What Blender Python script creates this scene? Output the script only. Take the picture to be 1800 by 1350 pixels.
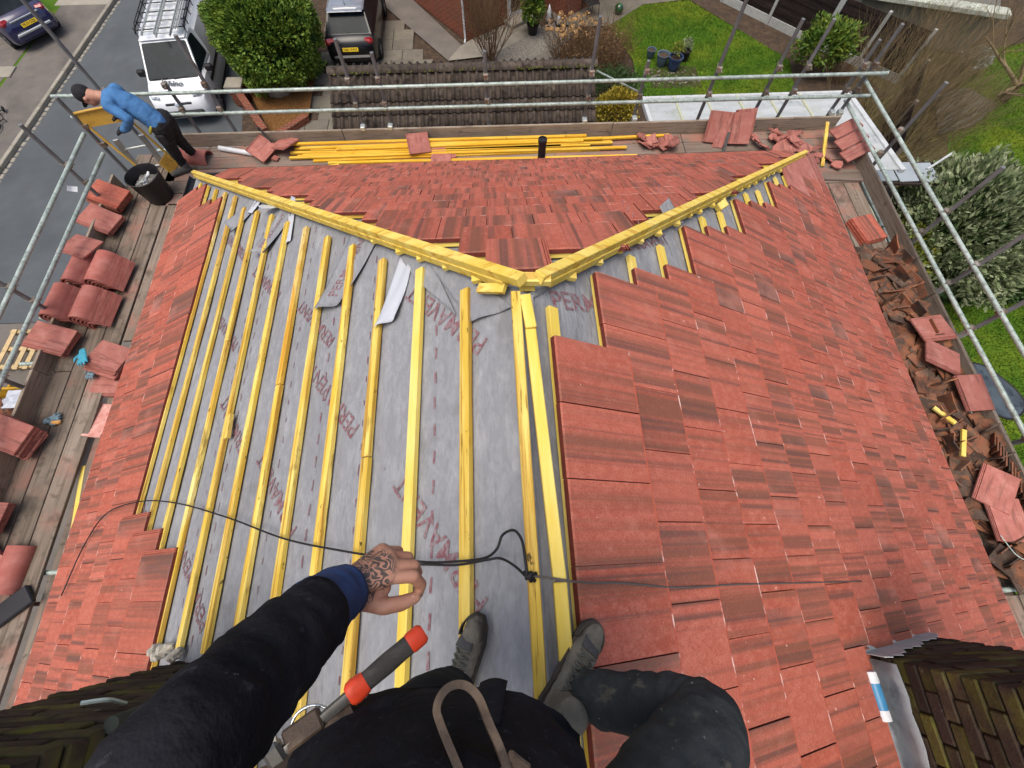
import bpy, bmesh, math, random
from mathutils import Vector, Matrix, Euler, noise as mnoise
random.seed(7)
scene = bpy.context.scene
C = scene.collection
R = math.radians
for o in list(bpy.data.objects): bpy.data.objects.remove(o)

# ------------------------------------------------------------------ camera, world, sun, exposure
cam = bpy.data.cameras.new('camera'); co = bpy.data.objects.new('camera', cam); C.objects.link(co)
co.location = (-.1226, -1.1012, 1.5937); co.rotation_euler = (R(22.917), R(-.035), R(-2.647))
cam.sensor_width = 36; cam.lens = 15.532; cam.clip_start = .02; cam.clip_end = 400
scene.camera = co
world = bpy.data.worlds.new('World'); scene.world = world; world.use_nodes = True
SUN_EL, SUN_AZ = 74, 225          # bright overcast, soft light from nearly overhead
wn = world.node_tree; wn.nodes.clear()
sky = wn.nodes.new('ShaderNodeTexSky'); sky.sky_type = 'NISHITA'; sky.sun_disc = False
sky.sun_elevation = R(SUN_EL); sky.sun_rotation = R(SUN_AZ); sky.dust_density = 6; sky.air_density = 1.0; sky.ozone_density = .6
bgn = wn.nodes.new('ShaderNodeBackground'); bgn.inputs[1].default_value = .14
won = wn.nodes.new('ShaderNodeOutputWorld')
wn.links.new(sky.outputs[0], bgn.inputs[0]); wn.links.new(bgn.outputs[0], won.inputs[0])
sun = bpy.data.lights.new('sun', 'SUN'); sun.energy = 1.2; sun.angle = R(40); sun.color = (1, .97, .92)
so = bpy.data.objects.new('sun', sun); C.objects.link(so)
_d = Vector((math.sin(R(SUN_AZ)) * math.cos(R(SUN_EL)), math.cos(R(SUN_AZ)) * math.cos(R(SUN_EL)), math.sin(R(SUN_EL))))
so.rotation_euler = _d.to_track_quat('Z', 'Y').to_euler(); so.location = (0, -4, 12)
vs = scene.view_settings; vs.view_transform = 'Standard'; vs.look = 'None'; vs.exposure = 0.35; vs.gamma = 1

# ------------------------------------------------------------------ helpers
def col(h):                      # sRGB hex -> linear
    v = [int(h[i:i+2], 16) / 255 for i in (0, 2, 4)]
    return tuple((c / 12.92 if c <= .04045 else ((c + .055) / 1.055) ** 2.4) for c in v)
MATS = {}
def mat(name, base, rough=.8, layers=(), bump=None, metal=0., rnd=0., spec=.4, coord='Object', coat=0., trans=0., alpha=1., attr=False):
    """layered procedural material. layer = (colour, (sx,sy,sz), lo, hi, amount[, kind[, detail]])"""
    m = bpy.data.materials.new(name); MATS[name] = m; m.use_nodes = True
    nt = m.node_tree; nt.nodes.clear(); L = nt.links.new
    out = nt.nodes.new('ShaderNodeOutputMaterial'); b = nt.nodes.new('ShaderNodeBsdfPrincipled')
    L(b.outputs[0], out.inputs[0])
    b.inputs['Roughness'].default_value = rough; b.inputs['Metallic'].default_value = metal
    b.inputs['Specular IOR Level'].default_value = spec; b.inputs['Coat Weight'].default_value = coat
    b.inputs['Transmission Weight'].default_value = trans; b.inputs['Alpha'].default_value = alpha
    tc = nt.nodes.new('ShaderNodeTexCoord'); oi = nt.nodes.new('ShaderNodeObjectInfo')
    rv = oi.outputs['Random']
    if attr:
        at = nt.nodes.new('ShaderNodeAttribute'); at.attribute_name = 'rnd'
        ad = nt.nodes.new('ShaderNodeMath'); ad.operation = 'ADD'; L(rv, ad.inputs[0]); L(at.outputs['Fac'], ad.inputs[1])
        fr = nt.nodes.new('ShaderNodeMath'); fr.operation = 'FRACT'; L(ad.outputs[0], fr.inputs[0]); rv = fr.outputs[0]
    sc = nt.nodes.new('ShaderNodeMath'); sc.operation = 'MULTIPLY'; sc.inputs[1].default_value = 91.7; L(rv, sc.inputs[0])
    def coords(scale):
        mp = nt.nodes.new('ShaderNodeMapping'); L(tc.outputs[coord], mp.inputs[0]); mp.inputs['Scale'].default_value = scale
        a = nt.nodes.new('ShaderNodeVectorMath'); a.operation = 'ADD'; L(mp.outputs[0], a.inputs[0])
        cx = nt.nodes.new('ShaderNodeCombineXYZ'); L(sc.outputs[0], cx.inputs[0]); L(sc.outputs[0], cx.inputs[1]); L(sc.outputs[0], cx.inputs[2])
        L(cx.outputs[0], a.inputs[1]); return a.outputs[0]
    def tex(scale, kind='noise', detail=4):
        if kind == 'voronoi':
            n = nt.nodes.new('ShaderNodeTexVoronoi'); n.inputs['Scale'].default_value = 1; L(coords(scale), n.inputs['Vector']); return n.outputs['Distance']
        n = nt.nodes.new('ShaderNodeTexNoise'); n.inputs['Scale'].default_value = 1; n.inputs['Detail'].default_value = detail
        n.inputs['Roughness'].default_value = .6; L(coords(scale), n.inputs['Vector']); return n.outputs['Fac']
    rgb = nt.nodes.new('ShaderNodeRGB'); rgb.outputs[0].default_value = (*base, 1); cur = rgb.outputs[0]
    for ly in layers:
        c, s, lo, hi, amt = ly[:5]; kind = ly[5] if len(ly) > 5 else 'noise'; det = ly[6] if len(ly) > 6 else 4
        mr = nt.nodes.new('ShaderNodeMapRange'); mr.inputs[1].default_value = lo; mr.inputs[2].default_value = hi; mr.inputs[4].default_value = amt
        if kind == 'rand': L(rv, mr.inputs[0])
        else: L(tex(s, kind, det), mr.inputs[0])
        mx = nt.nodes.new('ShaderNodeMix'); mx.data_type = 'RGBA'; L(mr.outputs[0], mx.inputs[0]); L(cur, mx.inputs[6]); mx.inputs[7].default_value = (*c, 1); cur = mx.outputs[2]
    if rnd:
        mr = nt.nodes.new('ShaderNodeMapRange'); mr.inputs[3].default_value = 1 - rnd; mr.inputs[4].default_value = 1 + rnd
        s7 = nt.nodes.new('ShaderNodeMath'); s7.operation = 'MULTIPLY'; s7.inputs[1].default_value = 7.31; L(rv, s7.inputs[0])
        f7 = nt.nodes.new('ShaderNodeMath'); f7.operation = 'FRACT'; L(s7.outputs[0], f7.inputs[0]); L(f7.outputs[0], mr.inputs[0])
        hs = nt.nodes.new('ShaderNodeHueSaturation'); L(mr.outputs[0], hs.inputs['Value']); L(cur, hs.inputs['Color']); cur = hs.outputs[0]
    L(cur, b.inputs['Base Color'])
    if bump:
        bp = nt.nodes.new('ShaderNodeBump'); bp.inputs['Strength'].default_value = bump[1]; bp.inputs['Distance'].default_value = bump[2] if len(bump) > 2 else .01
        s = bump[0]; s = (s, s, s) if not isinstance(s, tuple) else s
        L(tex(s, 'noise', 5), bp.inputs['Height']); L(bp.outputs[0], b.inputs['Normal'])
    return m

class MB:
    """collects shapes; build() links them as ONE mesh object"""
    def __init__(s): s.v = []; s.f = []; s.uv = None
    def add(s, vs, fs, M=None):
        n = len(s.v)
        s.v += [tuple(M @ Vector(p)) for p in vs] if M else [tuple(p) for p in vs]
        s.f += [tuple(i + n for i in f) for f in fs]; return s
    def box(s, c, d, M=None, bev=0.):
        x, y, z = [k / 2 for k in d]; cx, cy, cz = c
        if bev <= 0:
            vs = [(cx + a * x, cy + b_ * y, cz + e * z) for a in (-1, 1) for b_ in (-1, 1) for e in (-1, 1)]
            return s.add(vs, [(0, 1, 3, 2), (4, 6, 7, 5), (0, 4, 5, 1), (2, 3, 7, 6), (0, 2, 6, 4), (1, 5, 7, 3)], M)
        b_ = min(bev, x * .9, y * .9, z * .9)
        vs = []; fs = []
        for sz in (-1, 1):                       # chamfered box: 24 verts
            pass
        bm = bmesh.new(); bmesh.ops.create_cube(bm, size=1)
        for v in bm.verts: v.co = Vector((cx + v.co.x * 2 * x, cy + v.co.y * 2 * y, cz + v.co.z * 2 * z))
        bmesh.ops.bevel(bm, geom=list(bm.edges), offset=b_, segments=1, affect='EDGES')
        bm.verts.index_update(); vs = [tuple(v.co) for v in bm.verts]; fs = [tuple(v.index for v in f.verts) for f in bm.faces]; bm.free()
        return s.add(vs, fs, M)
    def bar(s, p, q, w, h, up=(0, 0, 1), bev=0.):
        p = Vector(p); q = Vector(q); X = (q - p); l = X.length; X.normalize(); Z = Vector(up); Y = Z.cross(X).normalized(); Z = X.cross(Y)
        M = Matrix(((X.x, Y.x, Z.x, p.x), (X.y, Y.y, Z.y, p.y), (X.z, Y.z, Z.z, p.z), (0, 0, 0, 1)))
        return s.box((l / 2, 0, 0), (l, w, h), M, bev)
    def tube(s, pts, r, n=10, caps=True, closed=False):
        pts = [Vector(p) for p in pts]; rs = r if isinstance(r, (list, tuple)) else [r] * len(pts)
        base = len(s.v); m = len(pts); prev = None
        for i, p in enumerate(pts):
            a = pts[(i - 1) % m] if (i or closed) else p; b_ = pts[(i + 1) % m] if (i < m - 1 or closed) else p
            t = (b_ - a).normalized()
            if prev is None: u = t.orthogonal().normalized()
            else: u = (prev - t * prev.dot(t)).normalized()
            prev = u; w = t.cross(u)
            for k in range(n):
                a_ = 2 * math.pi * k / n; s.v.append(tuple(p + (u * math.cos(a_) + w * math.sin(a_)) * rs[i]))
        for i in range(m if closed else m - 1):
            j = (i + 1) % m
            for k in range(n): s.f.append((base + i * n + k, base + i * n + (k + 1) % n, base + j * n + (k + 1) % n, base + j * n + k))
        if caps and not closed:
            s.f.append(tuple(base + k for k in range(n))[::-1]); s.f.append(tuple(base + (m - 1) * n + k for k in range(n)))
        return s
    def lathe(s, prof, n=20, M=None, cap=True):
        vs = []; fs = []
        for r, z in prof:
            for k in range(n): a = 2 * math.pi * k / n; vs.append((r * math.cos(a), r * math.sin(a), z))
        for i in range(len(prof) - 1):
            for k in range(n): fs.append((i * n + k, i * n + (k + 1) % n, (i + 1) * n + (k + 1) % n, (i + 1) * n + k))
        if cap: fs.append(tuple(range(n))[::-1]); fs.append(tuple((len(prof) - 1) * n + k for k in range(n)))
        return s.add(vs, fs, M)
    def prism(s, poly, z0, z1, M=None):
        n = len(poly); vs = [(x, y, z0) for x, y in poly] + [(x, y, z1) for x, y in poly]
        fs = [tuple(range(n))[::-1], tuple(range(n, 2 * n))] + [(i, (i + 1) % n, n + (i + 1) % n, n + i) for i in range(n)]
        return s.add(vs, fs, M)
    def grid(s, nx, ny, fn, M=None):
        vs = [fn(i / nx, j / ny) for j in range(ny + 1) for i in range(nx + 1)]
        fs = [(j * (nx + 1) + i, j * (nx + 1) + i + 1, (j + 1) * (nx + 1) + i + 1, (j + 1) * (nx + 1) + i) for j in range(ny) for i in range(nx)]
        return s.add(vs, fs, M)
    def mesh(s, name, m, smooth=False, o=None):
        me = bpy.data.meshes.new(name)
        vs = s.v if o is None else [(a - o[0], b_ - o[1], c - o[2]) for a, b_, c in s.v]
        me.from_pydata(vs, [], s.f); me.materials.append(MATS[m] if isinstance(m, str) else m)
        if smooth: me.polygons.foreach_set('use_smooth', [True] * len(me.polygons))
        if smooth == 'auto':
            try: me.set_sharp_from_angle(angle=R(35))
            except Exception: pass
        return me
    def build(s, name, m, parent=None, smooth=False, solid=0., sub=0):
        if parent is not None: pl = parent_origin(parent)
        elif s.v:
            xs, ys, zs = zip(*s.v); pl = ((min(xs) + max(xs)) / 2, (min(ys) + max(ys)) / 2, min(zs))
        me = s.mesh(name, m, smooth, pl)
        ob = bpy.data.objects.new(name, me); C.objects.link(ob)
        if parent is not None: ob.parent = parent
        else: ob.location = pl
        if solid:
            md = ob.modifiers.new('solid', 'SOLIDIFY'); md.thickness = solid; md.offset = 0
        if sub:
            md = ob.modifiers.new('sub', 'SUBSURF'); md.levels = sub; md.render_levels = sub
        return ob
def parent_origin(p):
    o = Vector((0, 0, 0))
    while p is not None: o += p.location; p = p.parent
    return o
def tag(o, label=None, cat=None, group=None, kind=None):
    if label: o['label'] = label
    if cat: o['category'] = cat
    if group: o['group'] = group
    if kind: o['kind'] = kind
    return o
def thing(name, loc, label, cat, group=None, rz=0):
    o = bpy.data.objects.new(name, None); C.objects.link(o); o.location = loc; o.rotation_euler.z = rz; o.empty_display_size = .2
    return tag(o, label, cat, group)
def link(name, me, loc, rot=None, parent=None, mw=None):
    o = bpy.data.objects.new(name, me); C.objects.link(o)
    if mw is not None: o.matrix_basis = mw
    else:
        o.location = loc
        if rot is not None: o.rotation_euler = rot
    if parent is not None: o.parent = parent
    return o
def copy_tree(o, parent=None):
    c = o.copy(); C.objects.link(c); c.parent = parent
    for ch in o.children: copy_tree(ch, c)
    return c
def struct(o): o['kind'] = 'structure'; return o
def fr(o, X, Y, Z): return Matrix(((X[0], Y[0], Z[0], o[0]), (X[1], Y[1], Z[1], o[1]), (X[2], Y[2], Z[2], o[2]), (0, 0, 0, 1)))
def spline(pts, n=8):
    """catmull-rom through pts"""
    P = [Vector(p) for p in pts]; P = [P[0] * 2 - P[1]] + P + [P[-1] * 2 - P[-2]]; out = []
    for i in range(1, len(P) - 2):
        a, b_, c, d = P[i - 1:i + 3]
        for k in range(n):
            t = k / n; out.append(.5 * ((2 * b_) + (c - a) * t + (2 * a - 5 * b_ + 4 * c - d) * t * t + (3 * b_ - a - 3 * c + d) * t ** 3))
    out.append(P[-2]); return out
U = random.uniform
def text_mesh(s, size, name='lettering', font_bold=.0):
    cu = bpy.data.curves.new(name, 'FONT'); cu.body = s; cu.size = size; cu.offset = font_bold; cu.resolution_u = 3
    t = bpy.data.objects.new(name, cu); C.objects.link(t)
    dg = bpy.context.evaluated_depsgraph_get(); me = bpy.data.meshes.new_from_object(t.evaluated_get(dg))
    bpy.data.objects.remove(t); bpy.data.curves.remove(cu); return me

# ------------------------------------------------------------------ materials
mat('new_tile', col('b26250'), .60, [
    (col('9f4935'), (1, 1, 1), .2, .7, .6, 'rand'),
    (col('c67a66'), (36, 20, 1), .44, .64, .55), (col('bd6a56'), (5, 2, 1), .45, .65, .5),
    (col('74503f'), (11, .12, 1), .48, .60, .82), (col('5a463f'), (19, .18, 1), .53, .64, .80), (col('65524b'), (4, .4, 1), .585, .68, .75),
    (col('8a3f2d'), (150, 120, 1), .46, .64, .55), (col('d08a74'), (150, 110, 1), .57, .70, .25),
    (col('e6c4b6'), (30, 20, 1), .705, .745, .7), (col('c98c7b'), (4, 3, 1), .58, .72, .3)], bump=((300, 300, 60), .4, .003), rnd=.08, spec=.40, coord='UV', attr=True)
mat('tile_nose', col('b65b45'), .8, [(col('f0d3c8'), (9, 9, 9), .54, .62, .8), (col('8d4434'), (14, 14, 14), .5, .6, .5)])
mat('tile_edge', col('6b2f24'), .85, [(col('4c1c14'), (40, 40, 40), .4, .7, .6)], bump=(220, .5, .004))
mat('loose_tile', col('a3655a'), .8, [(col('b98377'), (9, 9, 9), .45, .7, .6), (col('6f4740'), (22, 2.5, 5), .52, .66, .7), (col('8a564c'), (4, 4, 4), .5, .7, .5), (col('cfa398'), (70, 70, 70), .62, .72, .5)], bump=(200, .3, .003), rnd=.14, spec=.3)
mat('ridge_tile', col('9d5a50'), .7, [(col('b37a6f'), (8, 8, 8), .4, .7, .6), (col('7c443c'), (5, 20, 5), .55, .75, .4)], bump=(200, .25, .003), rnd=.08, spec=.3)
mat('old_tile', col('83553f'), .9, [(col('a8744c'), (9, 9, 9), .5, .68, .6), (col('3f3833'), (4, 4, 4), .44, .6, .9), (col('5e5348'), (14, 14, 14), .5, .66, .6), (col('7d7c70'), (40, 40, 40), .62, .7, .5)], bump=(60, .5, .006), rnd=.32, spec=.2)
mat('batten', col('d9bb50'), .7, [(col('eddb86'), (2, 9, 14), .4, .7, .7), (col('b98527'), (1.5, 26, 26), .5, .66, .75), (col('8a5a16'), (6, 60, 60), .66, .74, .7), (col('6b4a1e'), (22, 22, 22), .69, .75, .8)], bump=((8, 90, 90), .3, .004), rnd=.09, spec=.25)
mat('batten_y', col('d6b347'), .7, [(col('ecd97f'), (14, 2, 9), .4, .66, .8), (col('ad8030'), (34, 1.0, 34), .50, .62, .85), (col('c6922f'), (3, .7, 3), .53, .66, .7), (col('86692f'), (7, 2.2, 7), .60, .68, .7), (col('efe3a6'), (5, 1.5, 5), .60, .70, .5), (col('7d5518'), (70, 5, 70), .62, .70, .8), (col('4a371c'), (26, 12, 26), .66, .71, .9)], bump=((90, 8, 90), .3, .004), rnd=.1, spec=.25)
mat('batten_pale', col('dcc054'), .7, [(col('e8d98c'), (14, 2, 9), .4, .7, .7), (col('cfa22c'), (40, 2, 40), .55, .7, .6), (col('8a5a16'), (18, 18, 18), .7, .75, .7)], bump=((90, 8, 90), .3, .004), rnd=.06, spec=.25)
mat('end_grain', col('d9b48c'), .85, [(col('b5814e'), (40, 40, 40), .4, .7, .6)])
mat('underlay', col('898b8f'), .85, [(col('9c9ea2'), (22, 12, 22), .46, .64, .55), (col('7c7e82'), (48, 26, 48), .48, .66, .45), (col('7d7f83'), (1.6, 1.6, 1.6), .45, .68, .6), (col('a6a8ac'), (7, 2.5, 7), .56, .70, .45), (col('5a5957'), (20, 16, 20), .69, .74, .6), (col('6a6865'), (2.4, 2.4, 2.4), .62, .70, .4)], bump=((13, 5, 13), .6, .04), spec=.3)
mat('underlay_white', col('b4b9c1'), .8, [(col('b9bfc8'), (6, 6, 6), .5, .7, .5)])
mat('print_red', col('7d5058'), .85, [(col('8a8689'), (60, 40, 60), .42, .60, .75)])
mat('deck_wood', col('766a5e'), .9, [(col('968a7d'), (3, .6, 3), .42, .7, .75), (col('574e44'), (26, 1.2, 26), .48, .64, .7), (col('96695c'), (1.6, 1.6, 1.6), .50, .66, .65), (col('3f3830'), (2.6, 2.6, 2.6), .54, .66, .6), (col('4f483d'), (9, 9, 9), .58, .68, .6), (col('3a332d'), (7, 7, 7), .63, .72, .7)], bump=((60, 3, 60), .4, .006), rnd=.14, spec=.2)
mat('deck_wood_x', col('7b6d62'), .9, [(col('9a8a80'), (.6, 3, 3), .42, .7, .7), (col('4d443c'), (1.2, 26, 26), .5, .7, .6), (col('a3705f'), (1.6, 1.6, 1.6), .48, .66, .8), (col('3a332d'), (7, 7, 7), .63, .72, .7)], bump=((3, 60, 60), .4, .006), rnd=.14, spec=.2)
mat('toe_wood', col('8f8272'), .9, [(col('aa9d8d'), (2, 2, 2), .4, .7, .7), (col('5d5146'), (3, 3, 40), .5, .7, .7), (col('4d453c'), (6, 6, 6), .6, .72, .6)], bump=((4, 4, 60), .35, .006), rnd=.15, spec=.2)
mat('steel', col('a3b2a9'), .5, [(col('c6d2cb'), (9, 9, 9), .42, .66, .7), (col('66716a'), (22, 22, 22), .5, .66, .65), (col('767a6d'), (3, 3, 3), .58, .72, .6), (col('c3ccc7'), (60, 60, 60), .64, .7, .5)], bump=(40, .15, .002), metal=.25, rnd=.1, spec=.5)
mat('steel_dull', col('6f7071'), .55, [(col('8b8c8a'), (7, 7, 7), .4, .7, .6), (col('5a5650'), (4, 4, 4), .55, .7, .6), (col('8f7a35'), (1.3, 1.3, 1.3), .66, .72, .5)], metal=.25, rnd=.15)
mat('coupler', col('8b8378'), .5, [(col('7a4526'), (20, 20, 20), .5, .62, .7), (col('c9ccc8'), (14, 14, 14), .6, .7, .6)], metal=.5, rnd=.3)
mat('galv_bright', col('c9cec9'), .4, [(col('9aa19c'), (20, 20, 20), .5, .7, .6)], metal=.4)
mat('black_plastic', col('1c1a1d'), .45, [(col('3b3a3b'), (6, 6, 6), .5, .75, .4)], spec=.4)
mat('lead', col('84898e'), .6, [(col('a7abad'), (5, 5, 5), .4, .7, .6), (col('54585d'), (2, 9, 9), .5, .7, .7)], bump=(14, .4, .01), metal=.1)
mat('lead_bright', col('aeb0af'), .65, [(col('83878a'), (9, 9, 9), .45, .7, .7)], bump=(25, .4, .008))
mat('mortar', col('b5b0a4'), .9, [(col('78746b'), (12, 12, 12), .4, .7, .7)], bump=(40, .5, .01))
mat('soot_brick', col('3a302a'), .95, [(col('534a34'), (4, 4, 4), .45, .65, .7), (col('5a5a22'), (2.2, 2.2, 2.2), .52, .66, .75), (col('2a2320'), (9, 9, 9), .55, .7, .6), (col('85847a'), (16, 16, 16), .68, .73, .6)], bump=(50, .6, .008), rnd=.3, spec=.15)
mat('soot_mortar', col('241e1a'), .95, [(col('393221'), (6, 6, 6), .45, .65, .7)], bump=(60, .5, .006), spec=.1)
mat('gutter_black', col('17161a'), .35, spec=.5)
mat('house_brick', col('8c4a38'), .9)
# ------------------------------------------------------------------ the house and its roof
PI = math.radians(34.144); cP, sP = math.cos(PI), math.sin(PI)
W, LF, H = 4.287, 4.128, 2.907
PF = math.atan2(H, LF); cF, sF = math.cos(PF), math.sin(PF)
GA, TW, TL = .3166, .30, .42
G = -8.5
house = thing('house', (0, 1, G), 'two storey house whose half retiled hip roof fills the picture', 'house')
HO = Vector((0, 1, G))
# slope frames: X along the course, Y up the slope, Z the normal; s(d,u,h): d metres down from ridge, u along, h above
SL = {'right': (Vector((cP, 0, -sP)), Vector((0, 1, 0)), Vector((sP, 0, cP))),
      'left': (Vector((-cP, 0, -sP)), Vector((0, 1, 0)), Vector((-sP, 0, cP))),
      'far': (Vector((0, cF, -sF)), Vector((1, 0, 0)), Vector((0, sF, cF)))}
def S(sl, d, u, h=0.):
    e, a, n = SL[sl]; return e * d + a * u + n * h
def SM(sl, d, u, h=0., spin=0.):
    e, a, n = SL[sl]; Y = -e; X = Y.cross(n)
    return fr(S(sl, d, u, h), X, Y, n) @ Matrix.Rotation(spin, 4, 'Z')
def hip(sl, d):                        # how far along the course the hip lies at slope distance d
    return d * cP * LF / W if sl != 'far' else d * cF * W / LF
# walls (under the eaves) and the old roof behind the photographer
w = MB(); w.box((0, -1.2, (G - 3.0) / 2 + 0), (7.9, 9.9, -3.0 - G)); w.build('wall', 'house_brick', house)
ob = MB()
for s in (-1, 1):
    ob.add([(0, -2.75, 0), (s * W, -2.75, -H), (s * W, -7, -H), (0, -7, 0)], [(0, 1, 2, 3) if s < 0 else (3, 2, 1, 0)])
ob.build('old_roof_covering', 'old_tile', house)
# underlay, slightly sagging between the rafters
def under(sl, pts_fn, name):
    b = MB(); b.grid(40, 60, pts_fn); return b.build(name, 'underlay', house, smooth=True)
def wob(a, b_): return .009 * (mnoise.noise(Vector((a * 2.3, b_ * 1.1, 3))) ) + .006 * mnoise.noise(Vector((a * 7, b_ * 2.5, 9))) - .038
def ul(sl):
    def f(i, j):
        d = j * 5.17; hi = hip(sl, d)
        u = (-2.75 + i * (hi + 2.75)) if sl != 'far' else (-hi + 2 * hi * i)
        return S(sl, d, u, wob(d, u))
    return f
UND = {s: under(s, ul(s), 'underlay') for s in ('left', 'right', 'far')}
# printed lettering and dashes on the underlay
TXT = text_mesh('PERMAVENT', .17, font_bold=.001); TXT.materials.append(MATS['print_red'])
def word(sl, d, u, ang, h=-.020, sc=1.0, parent=None, mw=None):
    M = SM(sl, d, u, 0, ang) @ Matrix.Scale(sc, 4); e, a, n = SL[sl]; me = TXT.copy()
    for v in me.vertices:                                  # the print follows the sag of the sheet
        p = M @ v.co; dd, uu = p.dot(e), p.dot(a); v.co = S(sl, dd, uu, (wob(dd, uu) + .005) if h < 0 else h) - HO
    return link('lettering', me, (0, 0, 0), parent=UND[sl])
# on the left slope local X points to -y; text runs up and away from the eave
for d, u, a, sc in [(.27, -1.20, 222, .9), (.24, -.14, 224, .9), (1.10, -.36, 224, .9), (1.42, .28, 224, .8), (1.55, -.84, 224, .9), (2.25, -.28, 224, .9), (2.35, -1.30, 228, .9), (1.5, .95, 226, .01), (2.75, .70, 226, .9), (2.2, .95, 226, .9), (3.05, .0, 226, .01), (3.35, -.9, 226, .9), (2.95, 1.7, 226, .9), (.75, -2.2, 222, .01), (1.9, 1.25, 226, .01)]:
    if sc > .1: word('left', d, u, R(a), sc=sc * .86)
word('right', .16, -.02, R(-75), sc=.8); word('right', .75, .55, R(-60), sc=.6)
ds = MB()
for d0, ph, wd in [(.56, 0, .018), (1.0, .1, .010), (1.08, .05, .010), (1.46, 0, .016), (1.85, .1, .009), (1.93, .02, .009), (2.5, .0, .012), (2.72, .06, .009), (3.2, 0, .01), (.09, .05, .02)]:
    u = -2.6 + ph
    while u < hip('left', d0) - .1:
        l = .06 if wd > .01 else U(.03, .06); sk = U(-.004, .004)
        h = -.0205 if True else 0
        e = [S('left', d0 + q + k * sk, u + t, wob(d0, u + t) + .004) for q, k, t in ((0, 0, 0), (wd * .7, 0, 0), (wd * .7, 1, l), (0, 1, l))]
        ds.add(e, [(0, 1, 2, 3)]); u += .13 if wd > .01 else U(.11, .16)
for u0 in (.9, 1.3, 1.62):
    for k in range(7): ds.add([S('right', u0 - .1 + k * .04 + a, u0 + .02 - k * .03 + b_, -.022) for a, b_ in ((0, 0), (.008, 0), (.008, .05), (0, .05))], [(0, 1, 2, 3)])
tag(ds.build('printed_dashes', 'print_red', UND['left']), kind='stuff')
# ---- roof tile mesh (interlocking flat tile): underlock strip on one side, bevelled nose
def tile_geo(b, M=None, w_=TW - .0042, th=.029, l=TL, tilt=.038, rn=None):
    zb = lambda y: tilt * (1 - y / .40)
    pr = [(0, 0), (0, .019), (.006, th), (.013, th), (l - .006, th), (l, th - .006), (l, 0)]
    vs = []; x0, x1 = 0., w_
    for x in (x0, x1):
        for y, z in pr: vs.append((x, y, z + zb(y)))
    n = 7; fs = [tuple(range(n)), tuple(range(2 * n - 1, n - 1, -1))] + [((i + 1) % n, i, n + i, n + (i + 1) % n) for i in range(n)]
    k = len(vs)
    for xa, xb, zt in ((-.031, -.0005, .012), (-.029, -.023, .02), (-.015, -.009, .02)):
        q = len(vs); yy = (.004, l - .004)
        vs += [(x, y, z + zb(y)) for x in (xa, xb) for y in yy for z in (.001, zt)]
        fs += [tuple(q + i for i in f) for f in ((0, 1, 3, 2), (4, 6, 7, 5), (0, 4, 5, 1), (2, 3, 7, 6), (1, 5, 7, 3))]
    b.add(vs, fs, M); return vs
def uvs(me, local):
    uv = me.uv_layers.new(name='UVMap')
    for lp in me.loops: x, y, z = local[lp.vertex_index]; uv.data[lp.index].uv = (x, y)
tb = MB(); tv = tile_geo(tb); TILE = tb.mesh('roof_tile', 'new_tile'); TILE.materials.append(MATS['tile_edge']); TILE.materials.append(MATS['tile_nose']); uvs(TILE, tv)
def edge_faces(me, mi=1, zlim=.5):
    for p in me.polygons:
        if abs(p.normal.z) < zlim: p.material_index = mi
edge_faces(TILE)
TILE.polygons[3].material_index = 2; TILE.polygons[4].material_index = 2
places = []
def chimney_clear(x, y): return not (1.75 < x < 2.5 and y < -1.72) and not (-2.1 < x < -1.5 and y < -1.62)
for c in range(16):                                    # right slope
    dt = .10 + GA * c; off = -.195 if c % 2 == 0 else -.045; k = -9
    while True:
        y1 = off + .3 * k; k += 1
        if y1 > hip('right', dt) - .06: break
        if y1 < -2.3: continue
        x = (dt + .2) * cP
        if not chimney_clear(x, y1 - .15): continue
        if c == 5 and y1 < -1.50: places.append(('right', dt + TL * .80, y1 - TW, .80)); continue      # cut to clear the chimney gutter
        places.append(('right', dt + TL, y1 - TW, 0))
for j in range(7):                                     # left slope, the lowest courses only
    lo = 5.20 - GA * j; dt = lo - TL; off = .02 if j % 2 == 0 else -.13; k = -9
    lim = {4: -.42, 5: -.56, 6: -.80}.get(j, 99)
    while True:
        y1 = off + .3 * k; k += 1
        if y1 > hip('left', dt) - .05: break
        if y1 > lim or y1 < -2.3: continue
        if not chimney_clear(-(dt + .2) * cP, y1 - .15): continue
        places.append(('left', lo, y1, 0))
for c in range(15):                                    # far slope
    dt = .245 + GA * c; off = -.19 if c % 2 == 0 else -.04; hx = hip('far', dt)
    for k in range(-16, 17):
        x0 = off + .3 * k; x1 = x0 + .3
        if x0 < -hx - .05 or x1 > hx + .09: continue
        places.append(('far', dt + TL, x1, 0))
rr = random.Random(3)
def tile_M(p):
    sl, d, u, _ = p
    return SM(sl, d + rr.uniform(-.003, .003), u + rr.uniform(-.0015, .0015), rr.uniform(0, .0015), rr.uniform(-.0025, .0025)) @ Matrix.Scale(_ or 1, 4, (0, 1, 0))
tms = [(tile_M(p), p) for p in places]
tms.sort(key=lambda m: (m[0].translation - co.location).length)
for M, p in tms[:300]:
    M = M.copy(); M.translation -= HO; link('roof_tile', TILE, None, parent=house, mw=M)
fb = MB(); loc = []; rnv = []; fidx = []
for M, p in tms[300:]:
    f0 = len(fb.f); tile_geo(fb, M); loc += tv; r_ = rr.random(); rnv += [r_] * len(tv); fidx += [pp.material_index for pp in TILE.polygons]
fo = fb.build('roof_tile_field', 'new_tile', house); tag(fo, kind='stuff'); fm = fo.data; uvs(fm, loc); fm.materials.append(MATS['tile_edge']); fm.materials.append(MATS['tile_nose'])
at = fm.attributes.new('rnd', 'FLOAT', 'POINT'); at.data.foreach_set('value', rnv); fm.polygons.foreach_set('material_index', fidx)
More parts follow.
